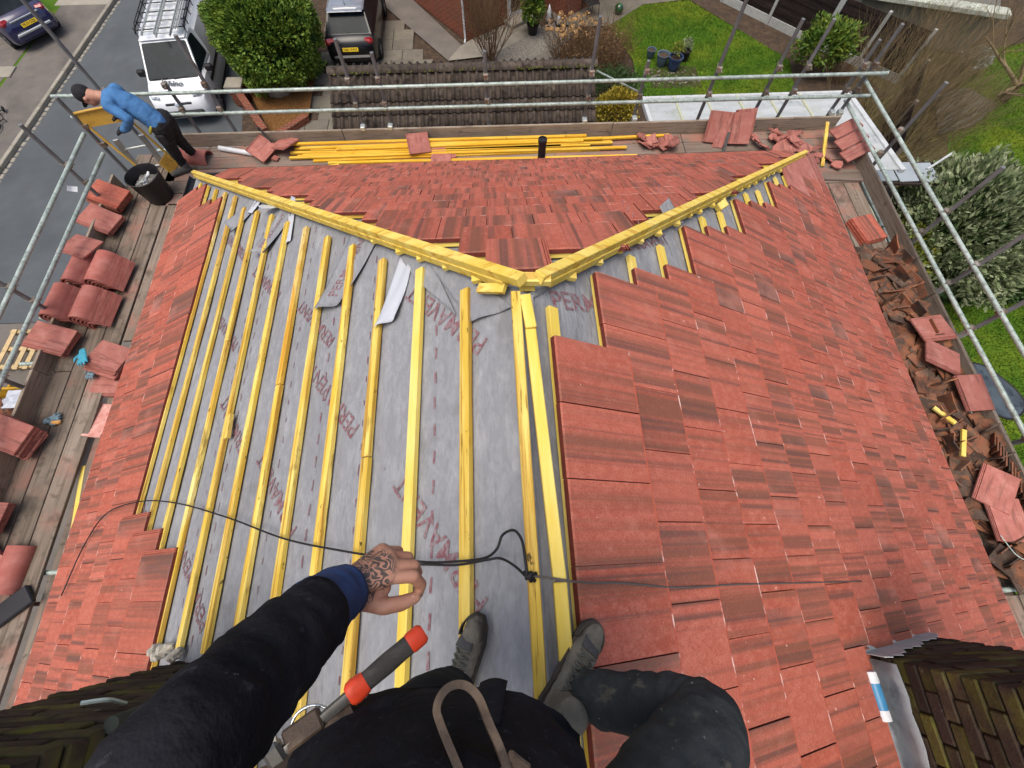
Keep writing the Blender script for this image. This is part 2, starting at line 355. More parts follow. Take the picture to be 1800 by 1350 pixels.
# cut tiles and mortar closing the eave corner under the right hip
for c in (12, 13, 14, 15):
    dt = .10 + GA * c; off = -.195 if c % 2 == 0 else -.045; y0 = off + .3 * math.floor((hip('right', dt) - .06 - off) / .3); h0, h1 = hip('right', dt) - .03, hip('right', dt + TL) - .03
    if h0 - y0 < .03: y0 = h0 - .03
    b = MB(); P = [S('right', dt, y0 + .004, .002), S('right', dt, h0, .002), S('right', dt + TL, h1, .036), S('right', dt + TL, y0 + .004, .036)]; nn = SL['right'][2] * .027
    b.add(P + [p + nn for p in P], [(0, 1, 2, 3), (7, 6, 5, 4), (0, 4, 5, 1), (1, 5, 6, 2), (2, 6, 7, 3), (3, 7, 4, 0)]); b.build('cut_tile', 'loose_tile', house)
# ---- battens
def batten(p, q, w_=.052, h=.029, n=(0, 0, 1), name='batten', m='batten', bev=.002):
    b = MB(); b.bar((0, 0, 0), (Vector(q) - Vector(p)), w_, h, n, bev)
    me = b.mesh(name, m); o = link(name, me, Vector(p) - HO, parent=house); return o
bt_top = {0: .17, 1: .44, 2: .66, 3: .93, 4: 1.17, 5: 1.43, 6: 1.66, 7: 1.92, 8: 2.15, 9: 2.38}
for k in range(15):
    d = .364 + GA * k; y1 = bt_top.get(k, hip('left', d) - .09); n = SL['left'][2]
    j = rr.uniform(-.007, .007)
    y0 = -2.55 if not (1.7 < d * cP < 2.2) else -1.45
    if k in (2, 5, 8):                                   # two lengths butted end to end
        ym = {2: -.55, 5: .1, 8: .75}[k]
        batten(S('left', d, ym - .003, -.013), S('left', d + j, y0, -.013), n=n, m='batten_y'); batten(S('left', d - j * .5 + .004, y1, -.0125), S('left', d + .003, ym + .003, -.0125), n=n, m='batten_y')
    else: batten(S('left', d - j, y1, -.013), S('left', d + j, y0, -.013), n=n, m='batten_y' if k != 1 else 'batten_pale')
batten(S('left', 2.52, .02, .006), S('left', 2.50, -.16, .006), n=SL['left'][2], m='batten_y')   # offcut by the joint
for c in range(16):
    d = .10 + GA * c + .035; n = SL['right'][2]
    batten(S('right', d, hip('right', d) - (.1 if c % 3 else .14), -.0135), S('right', d, (-2.2 if d * cP < 1.6 else -1.5), -.0135), n=n, m='batten_pale')
for c in range(-1, 15):
    d = .245 + GA * c + .035 if c >= 0 else .10; hx = hip('far', d); n = SL['far'][2]
    batten(S('far', d, -hx + .05, -.0135), S('far', d, hx - .05, -.0135), n=n, m='batten' if c % 2 else 'batten')
# hip timbers: a lower and an upper length each side
def hp(s, t, h): return Vector((s * W * t, LF * t, -H * t + h))
for s in (-1, 1):
    up = Vector((0, 0, 1)); cuts = [.006, .30, .62, .965] if s < 0 else [.010, .42, .97]
    for a, b_ in zip(cuts[:-1], cuts[1:]):
        batten(hp(s, a, .066), hp(s, b_ - .0012, .068 if a > .5 else .066), .052, .046, up, 'hip_batten', 'batten', .003)
    for a, b_ in ((.02, .33), (.331, .70), (.701, .96)):
        batten(hp(s, a, .020), hp(s, b_, .020), .064, .044, up, 'hip_batten', 'batten', .003)
    for q in range(18 if s > 0 else 5):                                   # cut batten ends under the hip, seen as a saw-tooth edge
        t = .05 + q * .04 + rr.uniform(-.01, .01); side = rr.choice((-1, 1)); c0 = hp(s, t, .012)
        v = Vector((0, -1, 0)) if side < 0 else Vector((-s, 0, .1))
        b = MB(); b.bar(c0, c0 + (Vector((0, -1, 0)) * rr.uniform(.04, .065) if True else v), .044, .026, (s * .3, 0, 1), .001); b.build('batten_end', 'batten_pale', house)
# ridge timbers
batten((-.058, -.035, .036), (-.048, -2.6, .036), .040, .050, (0, 0, 1), 'ridge_batten', 'batten_y', .003)
batten((-.006, -.215, .034), (.030, -1.135, .034), .043, .046, (0, 0, 1), 'ridge_batten', 'batten_pale', .003)
batten((.030, -1.142, .034), (.032, -2.6, .034), .043, .046, (0, 0, 1), 'ridge_batten', 'batten_pale', .003)
batten((-.020, -.055, .04), (-.004, -.212, .04), .045, .05, (0, 0, 1), 'ridge_batten', 'batten_pale', .003)
batten((-.07, .06, .012), (.10, .05, .012), .05, .035, (0, 0, 1), 'ridge_batten', 'batten', .002)
batten((-.22, .11, -.12), (-.10, .05, -.045), .045, .025, (-.55, 0, .83), 'ridge_batten', 'batten', .002)
b = MB(); b.box((0, 0, 0), (.09, .06, .055), Matrix.Translation(S('right', 2.02, 1.52, .02)) @ Matrix.Rotation(.6, 4, 'Z') @ Matrix.Rotation(.3, 4, 'X'), .004)
tag(b.build('batten_offcut', 'batten_pale'), 'short yellow offcut block lying beside the right hip timber', 'offcut')
# torn and lifted flaps of underlay
def flap(sl, pts, curl, name='underlay_flap', m='underlay', text=False):
    """pts: four corners (d,u) a,b (root), c,d (free end); curl lifts the free end"""
    a, b_, c, d = pts; g = MB()
    def f(i, j):
        p0 = Vector((*a, 0)).lerp(Vector((*b_, 0)), i); p1 = Vector((*d, 0)).lerp(Vector((*c, 0)), i); p = p0.lerp(p1, j)
        return S(sl, p.x, p.y, -.0225 + curl * j ** 2.2 * (.6 + .4 * math.sin(i * 5 + 1)) + .004 * math.sin(i * 9 + j * 5))
    g.grid(12, 12, f); o = g.build(name, m, UND[sl], smooth=True, solid=.002)
    if text:                                               # the print runs on over the flap
        me = TXT.copy(); n_ = SL[sl][2]
        for v in me.vertices: v.co = f(.60 - v.co.y * 2.2, .88 - v.co.x * .85) + n_ * .004 - HO
        link('lettering', me, (0, 0, 0), parent=UND[sl])
    return o
flap('left', ((.66, .52), (.30, .22), (.10, -.03), (.33, -.02)), .012)
flap('left', ((1.32, 1.14), (1.05, .92), (1.36, .50), (1.62, .54)), .05, text=True)
flap('left', ((1.02, .88), (.66, .58), (.42, .05), (.72, .40)), .006)
flap('left', ((2.45, 1.95), (2.25, 1.76), (2.55, 1.48), (2.75, 1.56)), .07, text=True)
flap('left', ((3.1, 2.5), (2.95, 2.3), (3.35, 2.12), (3.45, 2.3)), .08)
flap('left', ((.86, .62), (.76, .50), (.84, .20), (.99, .17)), .05, 'white_flap', 'underlay_white')
flap('left', ((2.32, 2.0), (2.24, 1.93), (2.17, 1.45), (2.24, 1.42)), .010, 'white_flap', 'underlay_white')
flap('left', ((2.98, 2.42), (2.86, 2.36), (3.0, 2.2), (3.12, 2.26)), .02, 'white_flap', 'underlay_white')
flap('right', ((1.35, 1.28), (1.2, 1.12), (1.28, 1.0), (1.42, 1.06)), .03)
flap('far', ((.95, .78), (.8, .62), (.9, .5), (1.05, .6)), .04)
flap('far', ((2.55, -2.30), (2.4, -2.2), (2.4, -2.0), (2.5, -2.05)), .01, 'white_flap', 'underlay_white')
# black gutters along the eaves
def gutter(p, q, out):
    g = MB(); p = Vector(p); q = Vector(q); o = Vector(out); n = 9; vs = []
    for e in (p, q):
        for r_ in (.06, .055):
            for k in range(n): a = math.pi * k / (n - 1); vs.append(e + o * (-math.cos(a) * r_) + Vector((0, 0, -math.sin(a) * r_)))
    fs = []
    for k in range(n - 1): fs += [(k, k + 1, 2 * n + k + 1, 2 * n + k), (n + k + 1, n + k, 3 * n + k, 3 * n + k + 1)]
    for b_ in (0, n - 1): fs.append((b_, n + b_, 3 * n + b_, 2 * n + b_))
    g.add(vs, fs); g.build('gutter', 'gutter_black', house, smooth=True)
EO = .035
gutter((W + EO, LF + .05, -H - .045), (W + EO, -2.7, -H - .045), (1, 0, 0)); gutter((-W - EO, -2.7, -H - .045), (-W - EO, LF + .05, -H - .045), (-1, 0, 0)); gutter((-W, LF + EO, -H - .045), (W, LF + EO, -H - .045), (0, 1, 0))
fa = MB(); fa.box((0, LF - .03, -H - .10), (2 * W - .1, .02, .16)); fa.box((-W + .03, .7, -H - .10), (.02, 6.8, .16)); fa.box((W - .03, .7, -H - .10), (.02, 6.8, .16)); fa.build('fascia', 'gutter_black', house)

# ------------------------------------------------------------------ chimneys of sooty mossy brick
BR = MB(); BR.box((0, 0, 0), (.213, .102, .064), None, .005); BRICK = BR.mesh('brick', 'soot_brick')
mat('old_brick_pale', col('8a8274'), .9, [(col('5d5a4c'), (9, 9, 9), .4, .7, .6)], bump=(50, .5, .006)); mat('old_brick_brown', col('7a4626'), .9, [(col('4a2f1e'), (9, 9, 9), .4, .7, .6)], bump=(50, .5, .006)); mat('old_brick_dark', col('2f352e'), .9)
def chimney(name, x0, x1, y0, y1, zb, zt, label):
    t = thing(name, ((x0 + x1) / 2, (y0 + y1) / 2, zb), label, 'chimney'); o = Vector(t.location)
    cbox = MB(); cbox.box(((x0 + x1) / 2, (y0 + y1) / 2, (zb + zt) / 2), (x1 - x0 - .024, y1 - y0 - .024, zt - zb)); cbox.build('mortar_core', 'soot_mortar', t)
    z = zb + .04; k = 0
    while z < zt - .03:
        for face in range(4):
            ax = face % 2; a0, a1 = (y0, y1) if ax else (x0, x1)
            if k % 2 == ax: a0 += .102; a1 -= .102
            n = max(1, round((a1 - a0) / .225)); st = (a1 - a0) / n
            for q in range(n):
                m = a0 + st * (q + .5); jit = rr.uniform(-.004, .004); wdt = (st - .011) / .213
                if ax: p = ((x0 + .051 + jit) if face == 1 else (x1 - .051 + jit), m, z)
                else: p = (m, (y0 + .051 + jit) if face == 0 else (y1 - .051 + jit), z)
                ob_ = link('brick', BRICK, Vector(p) - o, (rr.uniform(-.02, .02), rr.uniform(-.02, .02), R(90) * ax + rr.uniform(-.012, .012)), parent=t); ob_.scale.x = wdt
        z += .075; k += 1
    return t
ch1 = chimney('chimney', 1.78, 2.52, -2.62, -1.60, -2.0, .30, 'dark mossy brick chimney with lead flashing beside the blue sealant tube')
ch2 = chimney('chimney', -2.17, -1.45, -2.42, -1.51, -1.75, .30, 'soot brown brick chimney behind the black jacket sleeve')
for k, (zq, m) in enumerate(((-.46, 'old_brick_brown'), (-.30, 'old_brick_dark'))):
    q = MB(); q.tube([(-1.44, -1.50, zq), (-1.44, -1.50, zq + .145)], .025, 12); q.build('corner_brick', m, ch2, smooth='auto')
q = MB(); q.tube(spline([(-1.62, -1.50, -.44), (-1.63, -1.47, -.36), (-1.70, -1.47, -.33)]), .008, 6); q.build('wall_tie', 'steel', ch2)
# lead flashing of the right chimney
fl = MB()
fl.grid(6, 14, lambda i, j: (1.775 - (.05 * (1 - i / .4) if i < .4 else 0) , -1.62 - j * .95, (-1.78 * .678 + .05 * .678 * (1 - i / .4) + .03 if i < .4 else -1.78 * .678 + .03 + .20 * (i - .4) / .6) + .008 * math.sin(j * 31 + i * 4)))
fl.build('flashing', 'lead', ch1, smooth=True, solid=.004)
f2 = MB(); n = 22; vs = []; fs = []                # bright lead apron, ragged along its top edge
for i in range(n):
    t = i / (n - 1); x = 1.72 + t * .80; base = -x * .678 + .036; rag = (.10, .14, .12, .17, .13, .15, .11)[i % 7] * (1 - .35 * t)
    vs += [(x, -1.545 - .012 * math.sin(i * 1.7), base + .006), (x, -1.588, base + .02), (x + .02, -1.590, base + .03 + rag)]
for i in range(n - 1): fs += [(3 * i, 3 * i + 3, 3 * i + 4, 3 * i + 1), (3 * i + 1, 3 * i + 4, 3 * i + 5, 3 * i + 2)]
f2.add(vs, fs); f2.build('flashing', 'lead_bright', ch1, solid=.004)
mo = MB()
for q in range(26):
    x = 1.69 + rr.uniform(-.02, .03); y = -1.56 - q * .035; sz = rr.uniform(.015, .04); mo.box((x, y, -x * .678 + .02), (sz, sz * 1.4, sz * .7), None, sz * .2)
tag(mo.build('broken_mortar', 'old_tile', ch1))
m2 = MB()
for q in range(16):
    x = -2.26 + rr.uniform(-.16, .16); y = -1.47 + rr.uniform(-.03, .05); sz = rr.uniform(.02, .06); m2.box((0, 0, 0), (sz * 1.5, sz, sz * .6), Matrix.Translation((x, y, x * .678 + .02)) @ Euler((rr.random(), rr.random(), rr.random())).to_matrix().to_4x4(), sz * .2)
m2.build('mortar_fillet', 'mortar', ch2)
# ------------------------------------------------------------------ scaffold round the eaves
DZ = -3.25
sca = thing('scaffold', (0, 5.1, G), 'galvanised tube scaffold with plank decks and guard rails round the roof', 'scaffold')
SO = Vector(sca.location)
def pole(p, q, r=.0242, name='standard', m='steel'):
    b = MB(); b.tube([p, q], r, 14); return b.build(name, m, sca, smooth='auto')
def board(p, q, w_=.222, h=.038, name='deck_board', m='deck_wood', up=(0, 0, 1)):
    b = MB(); p = Vector(p); q = Vector(q); b.bar((0, 0, 0), q - p, w_, h, up, .004); me = b.mesh(name, m); return link(name, me, p - SO, parent=sca)
def coupler(p, ax):
    b = MB(); p = Vector(p)
    d = Vector(ax); b.tube([p - d * .028, p + d * .028], .036, 12); b.tube([p - Vector((0, 0, .03)), p + Vector((0, 0, .03))], .038, 12)
    pr = d.cross(Vector((0, 0, 1))).normalized(); b.tube([p + pr * .03 + d * .02, p + pr * .075 + d * .02], .009, 6); b.tube([p - pr * .03 - d * .02 + Vector((0, 0, .02)), p - pr * .06 - d * .02 + Vector((0, 0, .045))], .009, 6)
    b.build('coupler', 'coupler', sca, smooth='auto')
RT, RM = -2.34, -2.68
# far run
far_poles = [(-4.53, -2.35), (-4.0, -1.76), (-2.07, -1.85), (-1.66, -2.02), (-.19, -2.04), (1.27, -1.68), (2.03, -2.22), (3.04, -1.40), (3.88, -1.77), (4.29, -1.78), (5.08, -2.04), (5.24, -1.86)]
for i, (x, zt) in enumerate(far_poles):
    yy = 5.185
    pole((x, yy, G if i % 3 == 1 else -4.4), (x, yy, zt), m='steel_dull')
    coupler((x, 5.15, RT + (-.05 - .02 * x if False else 0)), (1, 0, 0)); coupler((x, 5.15, RM), (1, 0, 0))
pole((-6.1, 5.12, RT - .08), (5.48, 5.12, RT - .10), name='guard_rail'); pole((-6.1, 5.12, RM - .04), (5.46, 5.12, RM - .08), name='guard_rail')
pole((3.06, 5.22, -1.42), (3.05, 5.23, -.2), m='galv_bright')
for x in (-2.07, -1.66, 1.27, 2.03, 5.08, 5.2):
    b = MB(); b.box((x, 5.13, DZ + .23), (.07, .09, .07), None, .01); b.build('board_clip', 'galv_bright', sca)
# left run
for y, zt in ((5.33, -1.30), (4.62, -2.11), (3.90, -1.94), (2.05, -2.1), (1.07, -2.3), (-1.2, -2.2)):
    pole((-5.575, y, G if y in (3.90, -1.2) else -4.3), (-5.575, y, zt), m='steel_dull'); coupler((-5.54, y, -2.50), (0, 1, 0)); coupler((-5.54, y, -2.77), (0, 1, 0))
pole((-5.50, 4.45, -2.48), (-5.50, -1.9, -2.50), name='guard_rail'); pole((-5.50, 4.45, -2.78), (-5.50, -1.9, -2.74), name='guard_rail')
# right run
for y, zt in ((4.07, -1.89), (2.66, -1.88), (1.87, -1.5), (1.24, -1.6), (-.08, -1.9), (-1.45, -2.2)):
    pole((5.36, y, G if y in (4.07, 1.24) else -4.3), (5.36, y, zt), m='steel_dull'); coupler((5.31, y, -2.52), (0, 1, 0)); coupler((5.31, y, -2.87), (0, 1, 0))
pole((5.27, 5.30, -2.57), (5.27, -2.2, -2.44), name='guard_rail'); pole((5.27, 5.28, -2.93), (5.27, -2.2, -2.80), name='guard_rail')
for y in (1.87, 1.24): 
    b = MB(); b.tube([(5.36, y, DZ + .20), (5.36, y, DZ + .30)], .034, 12); b.build('board_clip', 'galv_bright', sca)
# decks
for k in range(5):
    y = 4.06 + .235 * k
    for a, b_ in ((-5.0, -1.1), (-1.09, 2.8), (2.81, 5.30)): board((a, y, DZ - .02 + .004 * (k % 2)), (b_, y, DZ - .02 + .004 * (k % 2)), m='deck_wood_x')
for x, ys in ((-5.44, (5.0, 1.35, -2.4)), (-5.205, (4.95, 1.95, -2.4)), (-4.97, (4.9, 1.62, -2.4))):
    for a, b_ in zip(ys[:-1], ys[1:]): board((x, a, DZ - .02), (x, b_ + .01, DZ - .02))
for x in (-4.72, -4.49, -4.26): board((x, 3.98, DZ - (.02 if x < -4.6 else .05)), (x, 1.75, DZ - (.02 if x < -4.6 else .05)))
for x in (-4.725, -4.50, -4.275): board((x, 1.5, DZ - .085), (x, -2.4, DZ - .085))
for x in (4.42, 4.655, 4.89, 5.125): 
    board((x, 3.94, DZ - .02), (x, .5, DZ - .02)); board((x, .49, DZ - .016), (x, -1.50, DZ - .016))
    board((x - .04, -1.56, DZ - .10), (x - .08, -2.6, DZ - .10))
board((5.30, 4.05, DZ + .012), (4.45, 4.13, DZ + .012), m='deck_wood_x')
# toe boards on edge
for a, b_ in (((-5.15, 5.14), (-2.4, 5.12)), ((-2.39, 5.12), (1.70, 5.09)), ((1.71, 5.085), (5.22, 5.075))):
    board((*a, DZ + .105), (*b_, DZ + .105), .036, .215, 'toe_board', 'toe_wood')
for a, b_ in (((-5.56, 4.35), (-5.56, 1.30)), ((-5.56, 1.29), (-5.54, -2.4))): board((*a, DZ + .105), (*b_, DZ + .105), .036, .215, 'toe_board', 'toe_wood')
for a, b_ in (((5.32, 4.55), (5.315, 1.85)), ((5.315, 1.84), (5.30, -1.45))): board((*a, DZ + .105), (*b_, DZ + .105), .036, .215, 'toe_board', 'toe_wood')
# transoms under the decks, ends sticking out on the left
for y in (3.45, 2.50, 2.18, 1.52, .55, -.9): pole((-3.9, y, DZ - .075), (-6.05 + .1 * (y > 2.4), y, DZ - .075), name='transom')
for y in (3.2, 1.6, .1, -1.47): pole((4.0, y, DZ - .075), (5.55, y, DZ - .075), name='transom')
for x in (-4, -2, 0, 2, 4): pole((x, 4.0, DZ - .075), (x, 5.4, DZ - .075), name='transom')
pole((4.62, -1.50, DZ + .06), (5.5, -1.47, DZ + .06), name='transom')
pole((-5.62, 1.95, DZ + .02), (-5.60, .4, DZ + .02), .02, name='ledger', m='galv_bright')
pole((-5.62, 4.4, DZ - .13), (-5.62, -2.5, DZ - .13), name='ledger'); pole((5.42, 5.4, DZ - .13), (5.42, -2.5, DZ - .13), name='ledger'); pole((-5.4, 5.24, DZ - .13), (5.5, 5.24, DZ - .13), name='ledger')
pole((1.35, 5.23, -2.36), (2.0, 5.22, -2.66), .012, name='brace')
# ------------------------------------------------------------------ ground level
mat('asphalt', col('52575a'), .92, [(col('5f6466'), (1.2, 1.2, 1.2), .4, .7, .6), (col('45494c'), (.35, .35, .35), .45, .7, .6), (col('7d8184'), (90, 90, 90), .6, .75, .35), (col('53514f'), (4, .5, 4), .58, .7, .4)], bump=(120, .5, .01), spec=.25)
mat('old_tarmac', col('6a6560'), .95, [(col('7b756d'), (1.5, 1.5, 1.5), .4, .7, .6), (col('4f4c48'), (.6, .6, .6), .5, .7, .7), (col('5a5d45'), (2.5, 2.5, 2.5), .6, .72, .5)], bump=(90, .5, .01), spec=.2)
mat('concrete', col('8f8a7e'), .95, [(col('a39d8f'), (1.5, 1.5, 1.5), .4, .7, .6), (col('6b675e'), (.8, .8, .8), .55, .72, .6), (col('6d7158'), (3, 3, 3), .6, .7, .4)], bump=(70, .4, .01), rnd=.12, spec=.2)
mat('slab', col('6f6a60'), .95, [(col('857e70'), (2, 2, 2), .4, .7, .6), (col('55534b'), (1, 1, 1), .5, .72, .7), (col('5d6447'), (5, 5, 5), .6, .7, .5)], bump=(60, .4, .01), rnd=.13, spec=.2)
mat('soil', col('4b4037'), 1., [(col('6a5846'), (5, 5, 5), .45, .7, .6), (col('312a24'), (14, 14, 14), .5, .7, .6)], bump=(40, .8, .03), spec=.1)
mat('mulch', col('74512f'), 1., [(col('8e6a41'), (18, 18, 18), .45, .65, .7), (col('40301f'), (30, 30, 30), .5, .66, .7)], bump=(50, .9, .03), spec=.1)
mat('gravel', col('77736b'), 1., [(col('a29c92'), (22, 22, 22), .5, .62, .8), (col('4b4843'), (30, 30, 30), .5, .62, .7)], bump=(30, .9, .03), spec=.2)
mat('grass', col('4a6a1c'), .95, [(col('738023'), (.7, .7, .7), .45, .65, .75), (col('2f4d14'), (1.6, 1.6, 1.6), .45, .7, .7), (col('5a4c26'), (3, 3, 3), .66, .74, .5)], spec=.15)
mat('grass_blade', col('4f731e'), .9, [(col('7c8829'), (.7, .7, .7), .45, .65, .8), (col('2f5015'), (1.6, 1.6, 1.6), .45, .7, .7), (col('7d8040'), (30, 30, 30), .6, .7, .5)], spec=.15)
mat('rough', col('57502f'), 1., [(col('6f6840'), (4, 4, 4), .45, .65, .7), (col('3d3826'), (9, 9, 9), .5, .66, .7)], bump=(30, .8, .03))
mat('wall_brick', col('7e3f2b'), .92, [(col('93533b'), (6, 6, 20), .45, .7, .6), (col('5c2d20'), (3, 3, 3), .5, .7, .5)], spec=.15)
def brick_mat(name, a, b_, mo, sc):
    m = mat(name, col(a), .92, spec=.15); nt = m.node_tree; bs = [n for n in nt.nodes if n.type == 'BSDF_PRINCIPLED'][0]
    bt = nt.nodes.new('ShaderNodeTexBrick'); tc = nt.nodes.new('ShaderNodeTexCoord'); mp = nt.nodes.new('ShaderNodeMapping')
    nt.links.new(tc.outputs['UV'], mp.inputs[0]); nt.links.new(mp.outputs[0], bt.inputs[0])
    bt.inputs['Color1'].default_value = (*col(a), 1); bt.inputs['Color2'].default_value = (*col(b_), 1); bt.inputs['Mortar'].default_value = (*col(mo), 1)
    bt.inputs['Scale'].default_value = 1; bt.inputs['Brick Width'].default_value = .225; bt.inputs['Row Height'].default_value = .075; bt.inputs['Mortar Size'].default_value = .012
    nt.links.new(bt.outputs[0], bs.inputs['Base Color']); bp = nt.nodes.new('ShaderNodeBump'); bp.inputs['Strength'].default_value = .5; bp.inputs['Distance'].default_value = .01; bp.invert = True
    nt.links.new(bt.outputs['Fac'], bp.inputs['Height']); nt.links.new(bp.outputs[0], bs.inputs['Normal'])
brick_mat('house2_brick', '8a412b', '6e3222', '7d6a5c', 1)
def wall_uv(ob):
    me = ob.data; uv = me.uv_layers.new(name='UVMap')
    for p in me.polygons:
        n = p.normal; t = Vector((-n.y, n.x, 0)); t = t.normalized() if t.length > .01 else Vector((1, 0, 0))
        for li in p.loop_indices: v = me.vertices[me.loops[li].vertex_index].co; uv.data[li].uv = (v.dot(t), v.z if abs(n.z) < .5 else v.y)
def sheet(name, poly, z, m):
    b = MB(); n = len(poly); b.add([(x, y, z) for x, y in poly], [tuple(range(n))]); return struct(b.build(name, m))
sheet('ground', [(-120, -80), (120, -80), (120, 160), (-120, 160)], G - .03, 'soil')
kx = lambda y: -15.5 + .09 * (y - 11.1)
sheet('road', [(kx(3) - 3, 5.5), (-7.0, 5.5), (-7.0, 12.2), (-8.9, 14.0), (-8.7, 18.5), (-6.5, 50), (kx(50), 50), (kx(8), 8)], G, 'asphalt')
sheet('pavement', [(kx(5), 5), (kx(50), 50), (kx(50) - 2.0, 50), (kx(5) - 1.7, 5)], G + .10, 'old_tarmac')
sheet('front_garden', [(-26, 5), (kx(5) - 1.7, 5), (kx(50) - 2.0, 50), (-26, 50)], G + .096, 'grass')
sheet('car_drive', [(-24, 13.8), (-17.2, 13.6), (-16.6, 19.2), (-24, 24)], G + .104, 'old_tarmac')
sheet('drive_crossing', [(kx(19.7) + .02, 19.7), (kx(26), 26), (kx(26) - 2.2, 26), (kx(19.7) - 2.05, 19.7)], G + .104, 'concrete')
st = thing('pale_slab_edging', (-17.7, 15.4, G + .1), 'pale concrete slabs beside the parked blue car', 'paving')
for i in range(3):
    b = MB(); b.box((-18.3 + i * .62, 15.6 + i * .06, G + .12), (.58, .58, .05), None, .01); b.build('slab', 'concrete', st)
# kerb stones and the row of setts along the road
kb = struct(bpy.data.objects.new('kerb', None)); C.objects.link(kb); kb.location = (kx(20), 20, G)
KS = MB(); KS.box((0, 0, .06), (.13, .90, .125), None, .012); KSM = KS.mesh('kerb_stone', 'concrete')
y = 5.2
while y < 45:
    link('kerb_stone', KSM, (kx(y) + .03 - kx(20), y - 20, 0), (0, 0, R(-5.1)), kb); y += .915
SE = MB(); SE.box((0, 0, 0), (.13, .2, .05), None, .015); SEM = SE.mesh('sett', 'concrete'); y = 5.2
while y < 26:
    o = link('sett', SEM, (kx(y) + .19 + U(-.015, .015) - kx(20), y - 20, -.012 + U(-.006, .006)), (0, 0, R(-5) + U(-.1, .1)), kb); o.scale = (U(.7, 1), U(.7, 1), 1); y += .235
# paved drive between the hedge and the garage: each slab a piece
pv = struct(bpy.data.objects.new('paved_drive', None)); C.objects.link(pv); pv.location = (-5.5, 14, G)
SB = MB(); SB.box((0, 0, 0), (.735, .59, .06), None, .008); SBM = SB.mesh('paving_slab', 'slab')
sheet('drive_bed', [(-7.6, 8), (-1.9, 8), (-1.9, 15.6), (-4.3, 19.4), (-5, 26), (-8.6, 26), (-8.6, 14.2)], G + .004, 'soil')
yy = 9.0
while yy < 21:
    xx = -7.4 + (.37 if int(yy / .6) % 2 else 0)
    while xx < -1.6:
        lim = -1.72 - (yy - 15.85) * .74 if yy > 15.6 else -1.7
        left_lim = -6.15 if 12.6 < yy else -7.5
        if left_lim < xx < lim - .3: link('paving_slab', SBM, (xx + 5.5, yy - 14, .012 + U(-.006, .006)), (U(-.008, .008), U(-.008, .008), U(-.006, .006)), pv)
        xx += .75
    yy += .6
sheet('side_drive', [(-4.3, 19.5), (-1.65, 15.85), (-.9, 16.3), (-3.4, 20.2), (-6, 27), (-8, 27)], G + .03, 'old_tarmac')
sheet('house_path', [(-1.65, 15.8), (-.2, 16.0), (1.9, 17.4), (1.6, 18.6), (-.85, 16.95), (-1.2, 16.6)], G + .034, 'concrete')
sheet('gravel_bed', [(-.9, 15.4), (.4, 15.3), (2.4, 16.4), (2.2, 17.9), (1.5, 17.3), (-.2, 15.9)], G + .038, 'gravel')
sheet('side_path', [(.4, 15.2), (1.6, 14.6), (3.2, 17.5), (2.4, 18.0)], G + .034, 'old_tarmac')
sheet('patio', [(2.4, 17.6), (4.4, 17.6), (5.9, 18.9), (8.6, 19.3), (8, 24), (2.0, 24)], G + .034, 'slab')
sheet('lawn', [(4.4, 17.65), (5.0, 15.6), (4.9, 13.5), (10.3, 13.5), (10.6, 15.3), (7.75, 19.1), (5.9, 18.9)], G + .02, 'grass')
sheet('flower_bed', [(10.3, 13.4), (13.5, 13.2), (12.2, 16.1), (9.0, 19.6), (7.8, 19.15), (10.62, 15.3)], G + .016, 'soil')
sheet('lawn', [(10.4, 5.0), (10.2, -4), (30, -4), (30, 5.0)], G + .02, 'grass')
sheet('lawn', [(13.7, 9.2), (30, 6.0), (30, 17.5), (17.4, 15.5), (15.0, 12.0)], G + .02, 'grass')
sheet('yard', [(-14, 5.48), (-14, -8), (-5, -8), (-5, 5.48)], G + .006, 'old_tarmac')
sheet('rough_ground', [(10.9, 9.3), (13.6, 9.0), (15.2, 12.0), (17.2, 15.2), (13.0, 16.6), (12.2, 14.0)], G + .012, 'rough')
def blades(name, inside, bbox, n, label, h=.045, m='grass_blade'):
    b = MB(); rg = random.Random(name + label); k = 0; x0, x1, y0, y1 = bbox
    while k < n:
        x = rg.uniform(x0, x1); y_ = rg.uniform(y0, y1); k += 1
        if not inside(x, y_): continue
        a = rg.uniform(0, 6.28); hh = h * rg.uniform(.5, 1.4); l = rg.uniform(.3, 1.0) * h; wd = .012
        ca, sa = math.cos(a), math.sin(a); z = G + .02
        b.v += [(x - sa * wd, y_ + ca * wd, z), (x + sa * wd, y_ - ca * wd, z), (x + ca * l, y_ + sa * l, z + hh)]; q = len(b.v); b.f.append((q - 3, q - 2, q - 1))
    o = b.build(name, m); tag(o, label, 'grass', kind='stuff')
def inpoly(P):
    def f(x, y):
        c = False; j = len(P) - 1
        for i in range(len(P)):
            if (P[i][1] > y) != (P[j][1] > y) and x < (P[j][0] - P[i][0]) * (y - P[i][1]) / (P[j][1] - P[i][1]) + P[i][0]: c = not c
            j = i
        return c
    return f
blades('grass', inpoly([(4.5, 17.6), (5.05, 15.6), (5.0, 13.5), (10.3, 13.5), (10.6, 15.3), (7.75, 19.1), (5.9, 18.9)]), (4.4, 10.6, 13.5, 19.1), 60000, 'mown grass of the lawn with the blue pots')
blades('grass', inpoly([(10.5, 4.9), (10.3, -3), (16, -3), (16, 4.9)]), (10.3, 16, -3, 4.9), 60000, 'grass round the black garden table', .055)
blades('grass', inpoly([(13.8, 9.3), (20, 8.0), (20, 16), (17.4, 15.4), (15.1, 12.0)]), (13.7, 20, 8, 16), 45000, 'grass beyond the bare tree', .06)

